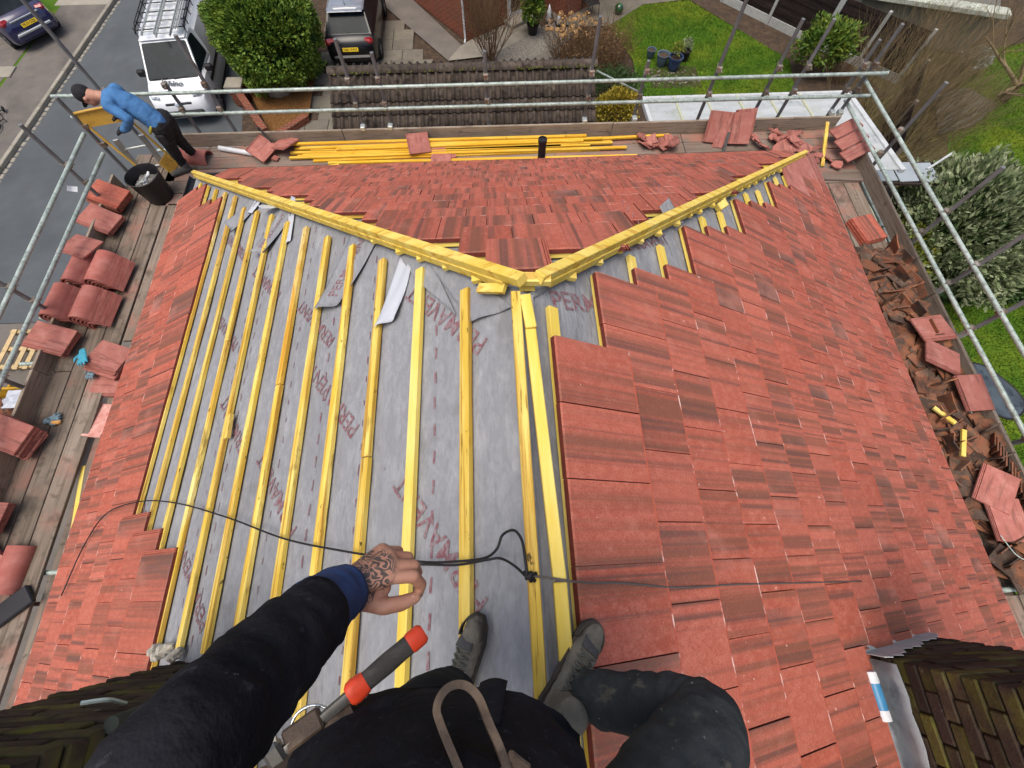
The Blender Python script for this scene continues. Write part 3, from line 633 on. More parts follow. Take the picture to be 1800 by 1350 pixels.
# ---- garage with rolled concrete tiles
mat('roll_tile', col('4a413b'), .9, [(col('655c53'), (7, 3, 7), .42, .68, .7), (col('1f1a17'), (5, 5, 5), .5, .66, .8), (col('463a22'), (14, 14, 14), .56, .66, .7), (col('9a9284'), (26, 26, 26), .72, .76, .7)], bump=(40, .5, .008), rnd=.22, spec=.2)
mat('moss', col('4a4e22'), 1., [(col('7b7c3e'), (20, 20, 20), .45, .65, .7), (col('33301c'), (14, 14, 14), .5, .66, .7), (col('b5b49a'), (30, 30, 30), .66, .72, .6)], bump=(50, .8, .02), spec=.1)
gx0, gx1, gr, ge, gzr, gze = -4.15, 2.50, 10.50, 9.15, -5.50, -6.32
gar = thing('garage', ((gx0 + gx1) / 2, 10.5, G), 'low garage under a dark mossy roof of rolled tiles', 'garage'); GO = Vector(gar.location)
b = MB(); b.box(((gx0 + gx1) / 2, 10.6, (G + gze) / 2), (gx1 - gx0 - .3, 2.5, gze - G)); b.build('wall', 'wall_brick', gar)
def roll_tile():
    b = MB(); n = 10; w_ = .2015; prof = []
    for i in range(n + 1):
        u = i / n; z = .060 * max(0, math.cos((u - .25) / .5 * math.pi)) ** .7 if u < .5 else .0 + .012 * ((u - .75) / .25) ** 2
        prof.append((u * w_, z))
    vs = []
    for y, dz in ((0, .052), (.42, 0.)):
        for x, z in prof: vs.append((x, y, z + dz))
    for y, dz in ((0, -.03),):
        for x, z in prof: vs.append((x, y, z + dz))
    m = n + 1; fs = [(i, i + 1, m + i + 1, m + i) for i in range(n)] + [(2 * m + i, 2 * m + i + 1, i + 1, i) for i in range(n)]
    b.add(vs, fs); me = b.mesh('roof_tile', 'roll_tile'); me.polygons.foreach_set('use_smooth', [True] * n + [False] * n); return me
RTM = roll_tile()
sl = Vector((0, gr - ge, gzr - gze)).normalized(); length = math.hypot(gr - ge, gzr - gze)
X = Vector((1, 0, 0)); Nn = X.cross(sl)
bk = MB(); bk.add([(gx0, ge + .05, gze - .03), (gx1, ge + .05, gze - .03), (gx1, gr, gzr - .05), (gx0, gr, gzr - .05)], [(0, 1, 2, 3)]); bk.add([(gx0, gr, gzr - .05), (gx1, gr, gzr - .05), (gx1, gr + .75, gzr - .36), (gx0, gr + .75, gzr - .36)], [(0, 1, 2, 3)]); bk.build('roof_deck', 'soil', gar)
rows = 5
for side in (1, -1):
    for r_ in range(rows if side > 0 else 1):
        for c in range(33):
            if side > 0:
                p = Vector((gx0 + c * .2015, ge, gze)) + sl * (r_ * .305 - .08); M = fr(p - GO, X, sl, Nn)
            else:
                s2 = Vector((0, -.93, .36)).normalized(); p = Vector((gx1 - c * .2015, gr + .06, gzr - .04)) - s2 * (.42 + .305 * (r_ % 2)); M = fr(p - GO, -X, s2, (-X).cross(s2))
            link('roof_tile', RTM, None, parent=gar, mw=M @ Matrix.Rotation(U(-.006, .006), 4, 'Z'))
rt = MB(); n = 8
for k in range(n + 1): a = math.pi * k / n; rt.v += [(x, -math.cos(a) * .13, math.sin(a) * .11) for x in (0, .44)]
rt.f += [(2 * k, 2 * k + 1, 2 * k + 3, 2 * k + 2) for k in range(n)]
RDM = rt.mesh('ridge_tile', 'roll_tile', True)
for c in range(15): link('ridge_tile', RDM, Vector((gx0 + c * .447, gr, gzr + .01 + U(0, .008))) - GO, (0, 0, U(-.01, .01)), gar)
rm = random.Random(5); ms = MB()
for q in range(420):
    x = rm.uniform(gx0, gx1); wt = .35 + .65 * (x < -3.0 or x > 0.5)
    if rm.random() > wt: continue
    s_ = rm.uniform(.012, .035); y_ = gr + rm.choice((-1, -1, 1)) * rm.uniform(.07, .15); ms.lathe([(s_ * .5, -s_ * .4), (s_, 0), (s_ * .6, s_ * .5)], 6, Matrix.Translation((x, y_, gzr + .015 + rm.uniform(0, .05))))
tag(ms.build('moss', 'moss', gar), kind='stuff')

# ---- neighbour house, set at an angle
HA = Vector((-.607, .794, 0)); HB = Vector((.794, .607, 0)); hc = Vector((-.92, 16.9, G))
nh = thing('neighbour_house', hc, 'red brick house with a white downpipe behind the garage', 'house')
def hb(name, o, la, lb, z0, z1, m, brick=True):
    b = MB(); o = Vector(o); P = [o, o + HA * la, o + HA * la + HB * lb, o + HB * lb]
    b.prism([(p.x, p.y) for p in P][::-1], z0, z1); ob_ = b.build(name, m, nh)
    if brick: wall_uv(ob_)
    return ob_
hb('wall', hc, 8, 6.0, G, G + 5.2, 'house2_brick'); hb('wall', Vector((2.75, 18.1, G)), 5, 4, G, G + 5.2, 'house2_brick')
hb('roof', hc - HA * .3 - HB * .3 + Vector((0, 0, 5.2)), 9, 10, G + 5.2, G + 5.35, 'roll_tile', False)
p0 = hc + HA * .06 - HB * .05; b = MB(); b.tube([p0 + Vector((0, 0, .1)), p0 + Vector((0, 0, 5.2))], .035, 10); b.tube([p0 + Vector((0, 0, .1)), p0 + Vector((-.03, -.1, .02))], .035, 10)
mat('white_plastic', col('d3d6d8'), .45, [(col('aeb2b4'), (5, 5, 5), .5, .7, .5)]); b.build('downpipe', 'white_plastic', nh, smooth='auto')
dp = hc + HB * 2.1; dn = Vector((HB.y, -HB.x, 0))
fdo = MB(); fdo.box((0, 0, 0), (1.0, .10, 2.0), fr(dp + HB * .3 + dn * .01 + Vector((0, 0, 1.05)), HB, -dn, (0, 0, 1))); dr = fdo.build('door', 'white_plastic', nh)
mat('glass_dark', col('15191d'), .08, spec=.6, coat=.3); gl = MB(); gl.box((0, 0, 0), (.72, .03, 1.6), fr(dp + HB * .3 + dn * .06 + Vector((0, 0, 1.1)), HB, -dn, (0, 0, 1))); gl.build('door_glass', 'glass_dark', dr)
stp = MB(); stp.box((0, 0, 0), (1.4, .5, .14), fr(dp + HB * .3 + dn * .3 + Vector((0, 0, .1)), HB, -dn, (0, 0, 1)), .02); stp.build('doorstep', 'concrete', nh)
# ---- fences
mat('dark_timber', col('2c2422'), .9, [(col('453a34'), (2, 2, 14), .45, .7, .6), (col('1a1616'), (8, 8, 8), .5, .7, .5)], rnd=.2, spec=.15)
mat('grey_timber', col('7a7166'), .9, [(col('9a9084'), (3, 3, 3), .4, .7, .6), (col('544c43'), (8, 8, 8), .5, .7, .6)], rnd=.2, spec=.15)
mat('conc_post', col('b4b7b2'), .9, [(col('8f938c'), (6, 6, 6), .45, .7, .6), (col('767a5f'), (3, 3, 3), .6, .7, .5)], rnd=.08)
def fence(p, q, h, n_slat, label, post_m='conc_post', slat_m='dark_timber', gravel=True, bays=2, group=None):
    p = Vector((*p, G)); q = Vector((*q, G)); t = thing('garden_fence', (p + q) / 2, label, 'fence', group); d = (q - p) / bays; z0 = .3 if gravel else .03
    for i in range(bays + 1):
        b = MB(); b.bar(p + d * i, p + d * i + Vector((0, 0, h + .08)), .10, .10, d.normalized(), .008); b.build('post', post_m, t)
    for i in range(bays):
        a = p + d * i + d.normalized() * .06; e = p + d * (i + 1) - d.normalized() * .06
        if gravel: b = MB(); b.bar(a + Vector((0, 0, .15)), e + Vector((0, 0, .15)), .05, .28, (0, 0, 1), .006); b.build('gravel_board', post_m, t)
        for k in range(n_slat):
            z = z0 + (h - z0) * (k + .5) / n_slat; nn = d.normalized().cross(Vector((0, 0, 1)))
            b = MB(); o_ = nn * (.012 * (k % 2)); b.bar(a + o_ + Vector((0, 0, z)), e + o_ + Vector((0, 0, z)), .018, (h - z0) / n_slat * 1.02, (0, 0, 1)); b.build('slat', slat_m, t)
    return t
fence((9.0, 19.0), (11.75, 15.95), 1.75, 11, 'dark slatted fence with white concrete posts beside the lawn')
fence((11.8, 15.9), (13.9, 13.9), 1.6, 10, 'dark slatted fence half hidden by the green shrub', bays=2)
fence((8.75, 5.25), (10.35, 8.0), 1.7, 9, 'weathered brown slatted fence below the white lean-to roof', 'grey_timber', 'grey_timber', False)
fence((11.0, 9.0), (13.2, 12.6), 1.5, 9, 'dark trellis fence behind the scaffold corner', 'grey_timber', 'dark_timber', False)
# ---- white roofed lean-to
lt = thing('lean_to', (6.15, 8, G), 'lean-to with white roof sheets and cream glazing bars', 'lean-to')
mat('white_sheet', col('b0b4b4'), .55, [(col('959b9b'), (1.5, 5, 1), .42, .66, .7), (col('7f8581'), (9, 3, 6), .58, .70, .6), (col('a3a896'), (2, 2, 2), .55, .7, .5)], rnd=.04); mat('cream', col('b3b59a'), .6, [(col('a5a78d'), (8, 8, 8), .5, .7, .5)]); mat('steel_white', col('bfc3c3'), .5, [(col('999e9c'), (5, 5, 5), .45, .7, .6)])
zr = lambda y: -5.62 - (y - 6.6) * .09
xs = [3.72, 4.5, 5.3, 6.1, 6.9, 7.7, 8.94]
for a, c in zip(xs[:-1], xs[1:]):
    b = MB(); b.add([(a + .02, 4.6 if c < 8 else 6.75, zr(4.6 if c < 8 else 6.75)), (c - .02, 4.6 if c < 8 else 6.75, zr(4.6 if c < 8 else 6.75)), (c - .02, 9.72, zr(9.72)), (a + .02, 9.72, zr(9.72))], [(0, 1, 2, 3)]); b.build('roof_sheet', 'white_sheet', lt, solid=.012)
for x in xs[1:-1]: b = MB(); b.bar((x, 4.6, zr(4.6) + .012), (x, 9.75, zr(9.75) + .012), .055, .045, (0, 0, 1), .008); b.build('glazing_bar', 'cream', lt)
b = MB(); b.bar((3.70, 4.6, zr(4.6)), (3.70, 9.76, zr(9.76)), .09, .12, (0, 0, 1), .01); b.build('verge', 'steel_white', lt)
b = MB(); b.bar((8.96, 6.7, zr(6.7)), (8.96, 9.78, zr(9.78)), .12, .10, (0, 0, 1), .01); b.build('verge', 'steel_white', lt)
b = MB(); b.tube([(3.6, 9.82, zr(9.8) - .04), (9.0, 9.82, zr(9.8) - .04)], .05, 10); b.build('gutter', 'steel_white', lt, smooth='auto')
b = MB(); b.box((6.1, 7.2, (G - 5.85) / 2), (4.7, 4.1, -5.85 - G - .1)); b.build('wall', 'dark_timber', lt)
gs = thing('roof_sheet_offcut', (9.8, 7.3, -6.25), 'grey translucent roof sheets on a frame beside the slatted fence', 'roof sheets')
mat('poly_grey', col('9aa3a8'), .3, [(col('7f888d'), (2, 2, 2), .4, .7, .5)])
for k in range(3): b = MB(); b.box((9.25 + k * .5, 7.35 - k * .04, -6.22), (.46, .62, .02), Matrix.Translation((0, 0, 0)), .004); b.build('sheet', 'poly_grey', gs)
b = MB(); b.bar((8.95, 7.02, -6.26), (10.6, 6.9, -6.26), .06, .06, (0, 0, 1), .01); b.bar((8.95, 7.7, -6.26), (10.6, 7.6, -6.26), .06, .06, (0, 0, 1), .01); b.build('frame', 'dark_timber', gs)
for x in (9.0, 10.5): b = MB(); b.bar((x, 7.3, G), (x, 7.3, -6.27), .07, .07, (0, 1, 0), .005); b.build('post', 'dark_timber', gs)
b = MB(); b.tube([(10.3, 7.35, -6.2), (10.95, 7.7, -6.05)], .028, 10); tag(b.build('white_pole', 'steel_white'), 'white plastic pole end sticking out over the variegated bush', 'pole')
# ---- flat roofed outbuilding, top right
ob2 = thing('outbuilding', (15, 18, G), 'grey flat roofed outbuilding with a lichened white edge', 'outbuilding')
mat('felt', col('6d6d68'), .95, [(col('85856f'), (1, 1, 1), .4, .7, .6), (col('565551'), (5, 5, 5), .5, .7, .5)], bump=(30, .4, .01)); mat('lichen_edge', col('b7bcae'), .9, [(col('d6dacd'), (4, 4, 4), .45, .65, .7), (col('77806a'), (7, 7, 7), .52, .66, .8)], bump=(25, .6, .02))
Pq = [(13.0, 16.75), (17.2, 15.35), (20, 21), (15, 23)]; ob2.location = (14.5, 17, G)
b = MB(); b.prism(Pq, G, -7.35); b.build('wall', 'felt', ob2); b = MB(); b.prism([(13.05, 16.85), (17.1, 15.5), (20, 21), (15, 23)], -7.35, -7.20); b.build('roof', 'felt', ob2)
b = MB(); b.bar((12.95, 16.72, -7.2), (17.3, 15.28, -7.2), .42, .18, (0, 0, 1), .03); b.build('roof_edge', 'lichen_edge', ob2)
# ---- brick planter and stone cap pillar by the van
pl = thing('planter_wall', (-7.9, 13.2, G), 'low red brick planter wall with stone cap pillar beside the van', 'wall')
def bwall(p, q, h, name='wall'):
    b = MB(); b.bar(Vector((*p, G + h / 2)), Vector((*q, G + h / 2)), .22, h, (0, 0, 1)); o = b.build(name, 'house2_brick', pl); wall_uv(o)
bwall((-8.5, 13.9), (-7.3, 12.0), .45); bwall((-8.1, 14.1), (-7.9, 15.4), .45); bwall((-7.1, 11.95), (-6.2, 12.9), .25)
b = MB(); b.box((-8.5, 13.95, G + .3), (.42, .42, .6)); o = b.build('pillar', 'house2_brick', pl); wall_uv(o); b = MB(); b.box((-8.5, 13.95, G + .64), (.56, .50, .08), None, .015); b.build('cap_stone', 'concrete', pl)
sheet('planter_bed', [(-8.2, 14.0), (-7.25, 12.15), (-6.15, 12.9), (-6.2, 15.5), (-8.2, 15.5)], G + .16, 'mulch')
rk = MB(); rk.lathe([(.1, 0), (.45, .05), (.5, .2), (.3, .38), (.05, .42)], 9, Matrix.Translation((-7.3, 14.2, G + .12)) @ Matrix.Scale(.75, 4, (0, 1, 0))); tag(rk.build('rock', 'concrete'), 'pale boulder on the mulch bed under the round hedge', 'rock')
# ------------------------------------------------------------------ vehicles (local frame: +X forward, Y left, origin on the ground under the middle)
mat('van_white', col('dfe3e6'), .3, [(col('c3c9cc'), (2, 2, 2), .5, .75, .4)], spec=.5, coat=.5); mat('car_black', col('0e0f12'), .25, [(col('191a1e'), (2, 2, 2), .5, .7, .5)], spec=.3, coat=.25); mat('car_blue', col('20224a'), .22, spec=.5, coat=.8)
mat('car_roof_sky_sheen', col('7d838c'), .25, [(col('969ca5'), (3, 3, 3), .45, .65, .6)], spec=.5, coat=.8)  # grey-blue sky reflection on the car roofs, put into the base colour
mat('car_glass', col('1a2227'), .2, [(col('2a353b'), (2, 2, 2), .45, .65, .5)], spec=.1)
mat('trim_black', col('1b1b1d'), .6); mat('tyre', col('1a1a1b'), .85); mat('rim', col('7f8286'), .35, metal=.6); mat('lamp_red', col('8e1018'), .15, coat=.8); mat('lamp_clear', col('b9c3c7'), .08, [(col('5c666b'), (14, 14, 14), .5, .6, .8)], coat=.8); mat('plate_yellow', col('e5c21f'), .5); mat('ink', col('17171a'), .6); mat('chrome', col('cfd4d6'), .15, metal=.8); mat('grey_ink', col('4c5358'), .6)
def loft(b, secs):
    n = len(secs[0][1]) * 2; base = len(b.v)
    for x, half in secs:
        ring = [(x, -y, z) for y, z in half] + [(x, y, z) for y, z in reversed(half)]; b.v += ring
    for i in range(len(secs) - 1):
        for k in range(n): b.f.append((base + i * n + k, base + i * n + (k + 1) % n, base + (i + 1) * n + (k + 1) % n, base + (i + 1) * n + k))
    b.f.append(tuple(base + k for k in range(n))[::-1]); b.f.append(tuple(base + (len(secs) - 1) * n + k for k in range(n))); return b
def sec(x, w, z0, z1, tw=.10, bw=.08, r=.07): return (x, [(w - bw, z0), (w - .01, z0 + .1), (w, (z0 + z1) / 2), (w - .03, z1 - r), (w - tw, z1)])
def vmesh(b, name, m, parent, smooth='auto', sub=0):
    me = b.mesh(name, m, smooth); o = link(name, me, (0, 0, 0), parent=parent)
    if sub: md = o.modifiers.new('sub', 'SUBSURF'); md.levels = md.render_levels = sub
    return o
def wheel(parent, x, y, r=.31):
    s = 1 if y > 0 else -1; M = Matrix.Translation((x, y, r)) @ Matrix.Rotation(R(-90 * s), 4, 'X')
    b = MB(); b.lathe([(r * .62, -.09), (r * .93, -.10), (r, -.06), (r, .06), (r * .93, .10), (r * .62, .09)], 24, M, cap=False); w_ = vmesh(b, 'wheel', 'tyre', parent)
    b = MB(); b.lathe([(.02, .085), (r * .2, .09), (r * .3, .05), (r * .62, .075), (r * .64, .0)], 20, M)
    for k in range(5): b.box((r * .38, 0, .075), (r * .6, .05, .03), M @ Matrix.Rotation(k * 1.2566, 4, 'Z'))
    vmesh(b, 'rim', 'rim', w_)
def green(b_, base, top):
    """base/top: [(x_rear,w,z),(x_front,w,z)] -> eight corners"""
    (xr, wr, zr_), (xf, wf, zf) = base; (tr, twr, tz), (tf, twf, tz2) = top
    return [(xr, -wr, zr_), (xr, wr, zr_), (xf, wf, zf), (xf, -wf, zf), (tr, -twr, tz), (tr, twr, tz), (tf, twf, tz2), (tf, -twf, tz2)]
def pane(parent, q, name, m='car_glass', inset=.06, out=.006):
    q = [Vector(p) for p in q]; c = sum(q, Vector()) / 4; n = (q[1] - q[0]).cross(q[2] - q[0]).normalized()
    P = []
    for i in range(4):
        a, p, d = q[i - 1], q[i], q[(i + 1) % 4]; e1 = (a - p); e2 = (d - p)
        P += [p + e1.normalized() * inset * 1.8 + e2.normalized() * inset + n * out, p + e1.normalized() * inset + e2.normalized() * inset * 1.8 + n * out]
    b = MB(); b.add(P, [tuple(range(8))]); o = vmesh(b, name, m, parent, False); md = o.modifiers.new('s', 'SOLIDIFY'); md.thickness = .012; return o
def plate(parent, M, txt):
    b = MB(); b.box((0, 0, 0), (.52, .11, .008), M); p = vmesh(b, 'number_plate', 'plate_yellow', parent, False)
    t = text_mesh(txt, .10, 'plate_lettering', .002); t.materials.append(MATS['ink']); link('plate_lettering', t, None, parent=p, mw=M @ Matrix.Translation((-.235, -.034, .006)))
# --- the white van
van = thing('van', (-10.15, 15.0, G), 'white van with ladders on its roof rack parked by the round hedge', 'van', rz=R(-90 + 6))
b = MB(); loft(b, [sec(-2.2, .84, .32, 1.02), sec(-2.1, .89, .24, 1.05), sec(-.5, .92, .22, 1.05), sec(.9, .92, .22, 1.06), sec(1.25, .91, .22, 1.10, .09), sec(1.55, .89, .22, 1.06, .16), sec(1.95, .86, .24, .95, .20), sec(2.12, .80, .28, .84, .24), sec(2.22, .66, .34, .72, .22)]); vmesh(b, 'body', 'van_white', van)
b = MB(); loft(b, [(-2.18, [(.86, 1.0), (.87, 1.3), (.82, 1.66), (.74, 1.76), (.5, 1.80)]), (-1.9, [(.89, 1.0), (.89, 1.3), (.84, 1.70), (.75, 1.80), (.5, 1.84)]), (.25, [(.90, 1.0), (.89, 1.3), (.84, 1.72), (.75, 1.81), (.5, 1.85)])]); vmesh(b, 'cargo_body', 'van_white', van)
g8 = green(None, [(.25, .885, 1.06), (1.55, .80, 1.07)], [(.25, .74, 1.80), (.72, .69, 1.76)])
b = MB(); b.add(g8, [(0, 4, 5, 1), (1, 5, 6, 2), (2, 6, 7, 3), (3, 7, 4, 0), (4, 7, 6, 5), (0, 1, 2, 3)]); vmesh(b, 'cab', 'van_white', van, False)
pane(van, [g8[3], g8[2], g8[6], g8[7]], 'windscreen', inset=.045); pane(van, [g8[2], g8[1], g8[5], g8[6]], 'side_window', inset=.07); pane(van, [g8[0], g8[3], g8[7], g8[4]], 'side_window', inset=.07)
b = MB(); b.box((.3, 0, 1.80), (.9, 1.36, .05), None, .02); vmesh(b, 'cab_roof', 'van_white', van)
for s in (-1, 1):
    for x in (-1.45, 1.45): wheel(van, x, s * .84)
    b = MB(); b.box((1.12, s * 1.02, 1.13), (.14, .24, .2), None, .04); vmesh(b, 'door_mirror', 'trim_black', van)
    b = MB(); b.prism([(1.86, s * .52), (2.12, s * .50), (2.05, s * .74), (1.68, s * .86), (1.72, s * .78)][::s], 0, .03, Matrix.Translation((0, 0, .93)) @ Matrix.Rotation(R(0), 4, 'Y')); vmesh(b, 'headlamp', 'lamp_clear', van, False).location.z = -.04
    b = MB(); b.box((-.3, s * .925, .8), (3.0, .015, .10)); vmesh(b, 'side_moulding', 'trim_black', van)
b = MB(); b.box((2.13, 0, .75), (.16, .80, .07), Matrix.Rotation(R(0), 4, 'Y'), .02); vmesh(b, 'grille', 'trim_black', van)
b = MB(); b.box((2.20, 0, .46), (.12, 1.3, .24), None, .05); bm_ = vmesh(b, 'bumper', 'trim_black', van); b = MB(); b.lathe([(.05, 0), (.07, .01), (.05, .02)], 14, Matrix.Translation((2.22, 0, .76)) @ Matrix.Rotation(R(60), 4, 'Y') @ Matrix.Scale(1.6, 4, (0, 1, 0))); vmesh(b, 'badge', 'chrome', van)
t = text_mesh('Rhino', .26, 'bonnet_lettering', .006); t.materials.append(MATS['grey_ink'])
tl = link('bonnet_lettering', t, None, parent=van, mw=Matrix.Translation((1.70, -.36, 1.045)) @ Matrix.Rotation(R(15), 4, 'Y') @ Matrix.Rotation(R(90), 4, 'Z') @ Matrix(((1, .25, 0, 0), (0, 1, 0, 0), (0, 0, 1, 0), (0, 0, 0, 1))))
b = MB(); b.box((1.52, .1, 1.12), (.02, .5, .02), Matrix.Rotation(.1, 4, 'Z')); b.box((1.5, -.4, 1.13), (.02, .45, .02)); vmesh(b, 'wiper', 'trim_black', van)
rk = MB()
for s in (-1, 1): rk.tube([(-2.0, s * .72, 1.96), (.35, s * .72, 1.96), (.55, s * .72, 1.90)], .018, 8); rk.tube([(-2.0, s * .72, 2.03), (.25, s * .72, 2.03), (.55, s * .72, 1.92)], .014, 8)
for x in (-1.9, -1.4, -.9, -.4, .1, .5): rk.tube([(x, -.72, 1.96), (x, .72, 1.96)], .016, 8); rk.tube([(x, -.72, 1.8), (x, -.72, 2.03)], .014, 6); rk.tube([(x, .72, 1.8), (x, .72, 2.03)], .014, 6)
vmesh(rk, 'roof_rack', 'trim_black', van)
mat('alu', col('b9bcb8'), .35, [(col('8d918e'), (9, 9, 9), .5, .7, .5)], metal=.6)
def ladder(name, p, q, wdt, label, n, side, r=.022):
    p = Vector(p); q = Vector(q); t = thing(name, (p + q) / 2, label, 'ladder'); side = Vector(side).normalized()
    for s in (-1, 1): b = MB(); b.bar(p + side * s * wdt / 2, q + side * s * wdt / 2, .028, .07, (0, 0, 1), .004); b.build('stile', 'alu', t)
    for k in range(n): b = MB(); a = p.lerp(q, (k + .5) / n); b.tube([a - side * wdt / 2, a + side * wdt / 2], .015, 8); b.build('rung', 'alu', t)
    return t
vr = van.rotation_euler.z; vx = Vector((math.cos(vr), math.sin(vr), 0)); vy = Vector((-math.sin(vr), math.cos(vr), 0)); vo = Vector(van.location)
for lx, dz, wd, lab, a0, a1 in ((-.22, 2.01, .40, 'aluminium ladder on the left of the van roof rack', -2.3, 1.0), (.24, 2.01, .36, 'aluminium ladder on the right of the van roof rack', -2.2, .85)):
    ladder('roof_ladder', vo + vx * a0 + vy * -lx + Vector((0, 0, dz)), vo + vx * a1 + vy * -lx + Vector((0, 0, dz)), wd, lab, 11, vy)
b = MB()
for k in range(6): b.tube([vo + vx * -2.1 + vy * (.47 + .035 * k) + Vector((0, 0, 2.02 + .03 * (k % 2))), vo + vx * .7 + vy * (.47 + .035 * k) + Vector((0, 0, 2.02 + .03 * (k % 2)))], .018, 8)
tag(b.build('pole_bundle', 'alu', smooth='auto'), 'bundle of metal poles on the van roof rack beside the ladders', 'poles')
# --- hatchbacks
def hatch(name, loc, rz, paint, roofm, label, plate_txt):
    c = thing(name, loc, label, 'car', rz=rz)
    b = MB(); loft(b, [sec(-1.98, .62, .38, .70, .2), sec(-1.90, .78, .26, .86, .18), sec(-1.70, .85, .20, .98, .14), sec(-.9, .88, .19, .98, .12), sec(.4, .88, .19, .96, .12), sec(1.1, .86, .19, .92, .16), sec(1.6, .82, .2, .82, .22), sec(1.88, .72, .24, .68, .24), sec(1.97, .55, .3, .55, .2)]); vmesh(b, 'body', paint, c)
    G8 = green(None, [(-1.66, .76, .96), (1.15, .76, .93)], [(-1.10, .60, 1.46), (.28, .60, 1.46)])
    b = MB(); b.add(G8, [(0, 4, 5, 1), (1, 5, 6, 2), (2, 6, 7, 3), (3, 7, 4, 0), (4, 7, 6, 5), (0, 1, 2, 3)]); vmesh(b, 'cabin', paint, c, False)
    pane(c, [G8[1], G8[0], G8[4], G8[5]], 'rear_window', inset=.05); pane(c, [G8[3], G8[2], G8[6], G8[7]], 'windscreen', inset=.05); pane(c, [G8[2], G8[1], G8[5], G8[6]], 'side_window', inset=.05); pane(c, [G8[0], G8[3], G8[7], G8[4]], 'side_window', inset=.05)
    b = MB(); b.grid(8, 10, lambda i, j: (-1.22 + 1.55 * i, (-.61 + 1.22 * j), 1.475 + .035 * math.sin(math.pi * j) * math.sin(math.pi * (i * .8 + .2)))); o = vmesh(b, 'roof', roofm, c, True); md = o.modifiers.new('s', 'SOLIDIFY'); md.thickness = .03
    b = MB(); b.box((-1.24, 0, 1.47), (.22, 1.16, .035), None, .015); vmesh(b, 'spoiler', roofm, c); b = MB(); b.tube([(-.98, 0, 1.50), (-1.06, 0, 1.66)], [.012, .005], 6); vmesh(b, 'aerial', 'trim_black', c)
    for s in (-1, 1):
        for x in (-1.25, 1.28): wheel(c, x, s * .80, .30)
        b = MB(); b.box((0, 0, 0), (.20, .30, .16), Matrix.Translation((-1.80, s * .64, .86)) @ Matrix.Rotation(R(s * 25), 4, 'Z'), .05); vmesh(b, 'tail_lamp', 'lamp_red', c)
        b = MB(); b.box((.75, s * .98, .98), (.12, .2, .14), None, .04); vmesh(b, 'door_mirror', paint, c)
    b = MB(); b.box((-1.96, 0, .42), (.14, 1.30, .2), None, .05); vmesh(b, 'bumper', paint, c)
    b = MB(); b.tube([(-1.62, .05, 1.0), (-1.56, -.30, 1.03)], .012, 6); vmesh(b, 'rear_wiper', 'trim_black', c)
    plate(c, fr((-1.985, 0, .70), (0, -1, 0), (.35, 0, .94), (-.94, 0, .35)), plate_txt)
    return c
hatch('hatchback', (-4.86, 17.35, G + .03), R(91), 'car_black', 'car_roof_sky_sheen', 'black hatchback with sky reflection coloured into its roof parked behind the garage', 'DJ62 VWX')
bc = hatch('hatchback', (-17.65, 18.55, G + .1), R(140), 'car_blue', 'car_roof_sky_sheen', 'dark blue car at the top left corner of the view', 'YK15 OZE')
b = MB(); b.bar((-1.93, -.5, .86), (-1.93, .5, .86), .03, .05, (0, 0, 1), .01); vmesh(b, 'chrome_strip', 'chrome', bc); b = MB(); b.box((-2.02, 0, .52), (.05, 1.2, .08), None, .02); vmesh(b, 'bumper_strip', 'chrome', bc)
# --- bicycle at the left edge
bi = thing('bicycle', (-16.6, 13.2, G + .1), 'bicycle lying on the far pavement at the left edge', 'bicycle', rz=R(-60))
for x in (-.5, .5):
    b = MB(); b.tube([(x + .33 * math.cos(a * .2618), .33 * math.sin(a * .2618), .06) for a in range(24)], .02, 8, closed=True); wl = vmesh(b, 'wheel', 'tyre', bi, True)
    b = MB()
    for k in range(8): b.tube([(x, 0, .06), (x + .32 * math.cos(k * .785), .32 * math.sin(k * .785), .06)], .003, 4)
    vmesh(b, 'spokes', 'rim', wl)
b = MB(); b.tube([(-.5, 0, .07), (-.12, -.02, .07), (.3, .38, .09), (-.2, .42, .09), (-.5, 0, .07)], .018, 8); b.tube([(-.12, -.02, .07), (-.22, .52, .09)], .016, 8); b.tube([(.5, 0, .07), (.28, .5, .1)], .016, 8); b.tube([(.16, .52, .25), (.28, .5, .1), (.3, .5, -.02)], .014, 8); vmesh(b, 'frame', 'trim_black', bi); b = MB(); b.box((-.24, .55, .09), (.24, .06, .12), None, .03); vmesh(b, 'saddle', 'trim_black', bi)

# ------------------------------------------------------------------ plants
def leaf_mat(name, a, b_, c, rough=.6): return mat(name, col(a), rough, [(col(b_), (3.5, 3.5, 3.5), .42, .62, .8), (col(c), (26, 26, 26), .5, .66, .7)], spec=.3)
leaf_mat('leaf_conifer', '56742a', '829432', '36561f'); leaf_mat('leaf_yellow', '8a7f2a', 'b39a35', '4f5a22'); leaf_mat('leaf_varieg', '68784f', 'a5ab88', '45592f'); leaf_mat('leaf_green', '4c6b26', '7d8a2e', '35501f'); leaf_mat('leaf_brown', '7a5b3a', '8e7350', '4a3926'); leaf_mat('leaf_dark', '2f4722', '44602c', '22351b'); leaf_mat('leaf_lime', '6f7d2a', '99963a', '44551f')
mat('twig', col('6d563c'), .9, [(col('8a724f'), (5, 5, 5), .45, .7, .7), (col('42352a'), (12, 12, 12), .5, .7, .5)], rnd=.1); mat('twig_pale', col('8c7a5c'), .9, [(col('a8976f'), (5, 5, 5), .45, .7, .7), (col('5c5140'), (12, 12, 12), .5, .7, .5)]); mat('bark', col('5d4a38'), .95, [(col('7b6850'), (5, 5, 20), .45, .7, .7)], bump=(30, .6, .02)); mat('twig_dark', col('7d6b4f'), .9, [(col('978560'), (5, 5, 5), .45, .7, .7), (col('3d4a22'), (2, 2, 2), .52, .66, .7)])
